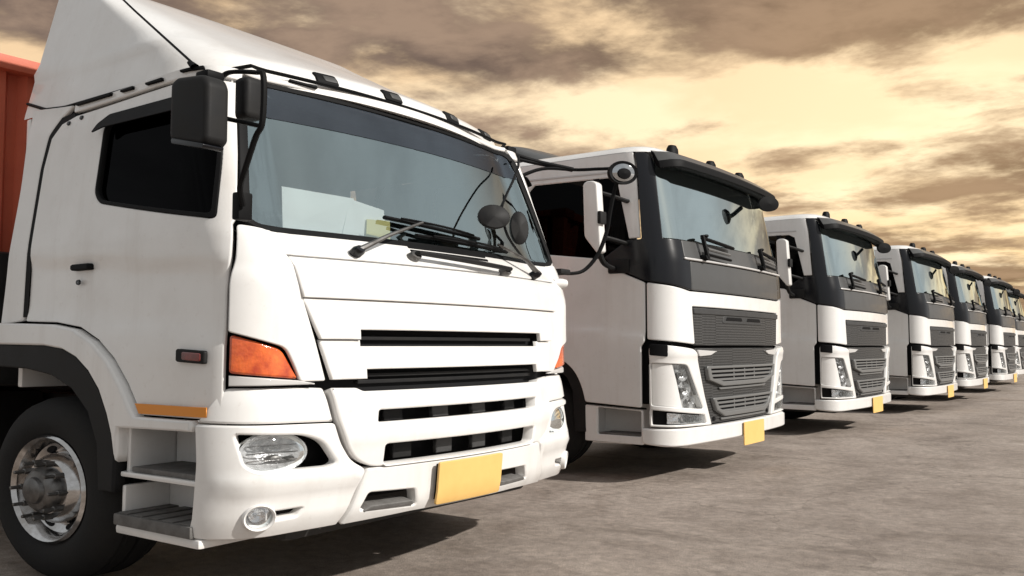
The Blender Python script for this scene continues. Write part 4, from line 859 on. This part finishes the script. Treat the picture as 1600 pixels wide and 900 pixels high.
    for y in (-.55, .55):
        s_ = group_part('seat', T)
        Mb().box((-1.35, y - .27, 1.75), (-.85, y + .27, 1.90)).build('cushion', 'interior_seat', s_, bevel=.05)
        Mb().prism([(-1.33, 1.85), (-1.20, 1.85), (-1.33, 2.55), (-1.43, 2.55)], lambda a, b_, d: (a, d, b_), y - .25, y + .25).build('backrest', 'interior_seat', s_, bevel=.045)
        Mb().box((-1.46, y - .13, 2.57), (-1.36, y + .13, 2.78)).build('headrest', 'interior_seat', s_, bevel=.04)
    # wipers with their folded frames and the front mirror below the visor
    for u0, u1, zt in ((-.74, -.22, 2.345), (.40, .84, 2.335)):
        wp = group_part('wiper', T)
        fr = [CAB2.at(u0 + .02, 2.13, .05), CAB2.at(u0 - .01, zt, .055), CAB2.at(u0 + .06, zt + .005, .055)]
        Mb().tube(fr, .018, 8).build('arm', 'gasket', wp)
        Mb().tube([CAB2.at(u0 + (u1 - u0) * t, zt - .02 - .05 * t, .045) for t in np.linspace(0, 1, 6)], .018, 6).build('blade', 'gasket', wp)
        for z_ in (2.215, 2.16): Mb().tube([CAB2.at(u0 + (u1 - u0) * t, z_ - .03 * t, .05) for t in np.linspace(.08, .80, 6)], .014, 6).build('rod', 'slat_grey' if z_ > 2.2 else 'gasket', wp)
        Mb().lathe([(.001, .06), (.03, .055), (.035, 0)], CAB2.at(u0 + .02, 2.13, 0), CAB2.nor(u0, 2.13), 12).build('pivot', 'gasket', wp)
    fm = group_part('front_mirror', T); c0 = CAB2.at(.42, 2.83, .20); d = np.array([.85, -.5, -.05]); d /= np.linalg.norm(d)
    Mb().lathe([(.001, -.04), (.06, -.035), (.095, -.01), (.095, .02), (.001, .028)], c0, d, 20, None, None, 1.1, .9).build('head', 'gasket', fm)
    Mb().tube(smooth_path([c0 - d * .02, CAB2.at(.56, 2.86, .19), CAB2.at(.66, 2.93, .10)], 4), .026, 8).build('arm', 'gasket', fm)
    # chassis and wheels
    ch = group_part('chassis', T)
    for y in (-.42, .42): Mb().box((-5.9, y - .05, .60), (-.3, y + .05, .88)).build('rail', 'chassis', ch)
    for x in (-.7, -2.2, -3.6, -5.0, -5.85): Mb().box((x - .06, -.40, .64), (x + .06, .40, .84)).build('cross_member', 'chassis', ch)
    Mb().box((-1.55, -.5, .50), (-.4, .5, 1.2)).build('engine', 'chassis', ch, bevel=.04)
    Mb().tube([(-1.36, -.95, .46), (-1.36, .95, .46)], .075, 12).build('axle', 'chassis', ch)
    Mb().box((-1.70, -.80, .24), (-.18, .80, .50)).build('shade_block', 'chassis', ch, bevel=.05)  # added box that blocks light and darkens the ground beneath
    Mb().box((-3.3, -1.12, .42), (-2.1, -.52, .98)).build('fuel_tank', 'black_plastic', ch, bevel=.08)
    Mb().lathe([(.001, .12), (.42, .11), (.46, .06), (.46, .0)], (-4.6, 0, .9), (0, 0, 1), 24).build('fifth_wheel', 'chassis', ch)
    for x in (-1.36, -4.6):
        for sg in (-1, 1): wheel(T, x, sg * (1.0 if x > -2 else .95), sg, .52, .30, fancy=False)

T2 = empty('tractor_truck', (.16, 5.16, LIFT), category='truck', group='trucks parked in a row', label='white truck with dark screen surround parked directly beside the nearest big truck')
build_truck_two(T2)
spots = [(.10, 9.39, 'third white truck of the row, with black visor and pale plate, beyond the second'),
         (.21, 13.40, 'fourth white truck of the row, halfway along between the third and the fifth'),
         (.19, 17.0, 'fifth white truck of the row, the first whose door is hidden by its neighbour'),
         (.27, 20.6, 'sixth white truck of the row, second from the far end, mostly hidden'),
         (.04, 25.1, 'farthest white truck at the end of the row, cut by the picture edge')]
for x, y, lb in spots:
    q = copy_tree(T2); q.location = Vector(np.array([x, y, LIFT]) * S); q['label'] = lb; q.rotation_euler.z = R(random.uniform(-.8, .8))
# only the second truck shows a low grey air deflector on its roof
DEF2 = Surf(.90, .10, .3, .3, 1.0, rake=((3.2, 0), (3.4, -.25), (3.55, -.6)), width=((3.2, 1), (3.6, .85)), x0=-1.05, fade=None)
V = []; U = np.linspace(-1.45, 1.45, 50); zt = [3.18, 3.30, 3.40, 3.47, 3.52, 3.55]
for z in zt:
    for u in U: V.append(DEF2.pt(u, z))
n_ = len(U); Fc = [(k * n_ + i, k * n_ + i + 1, (k + 1) * n_ + i + 1, (k + 1) * n_ + i) for k in range(len(zt) - 1) for i in range(n_ - 1)]
tp = len(V) - n_
for i in range(n_ // 2 - 1): Fc.append((tp + i, tp + i + 1, tp + n_ - 2 - i, tp + n_ - 1 - i))
mesh('roof_deflector', V, Fc, 'dark_grey_paint', T2, angle=50)
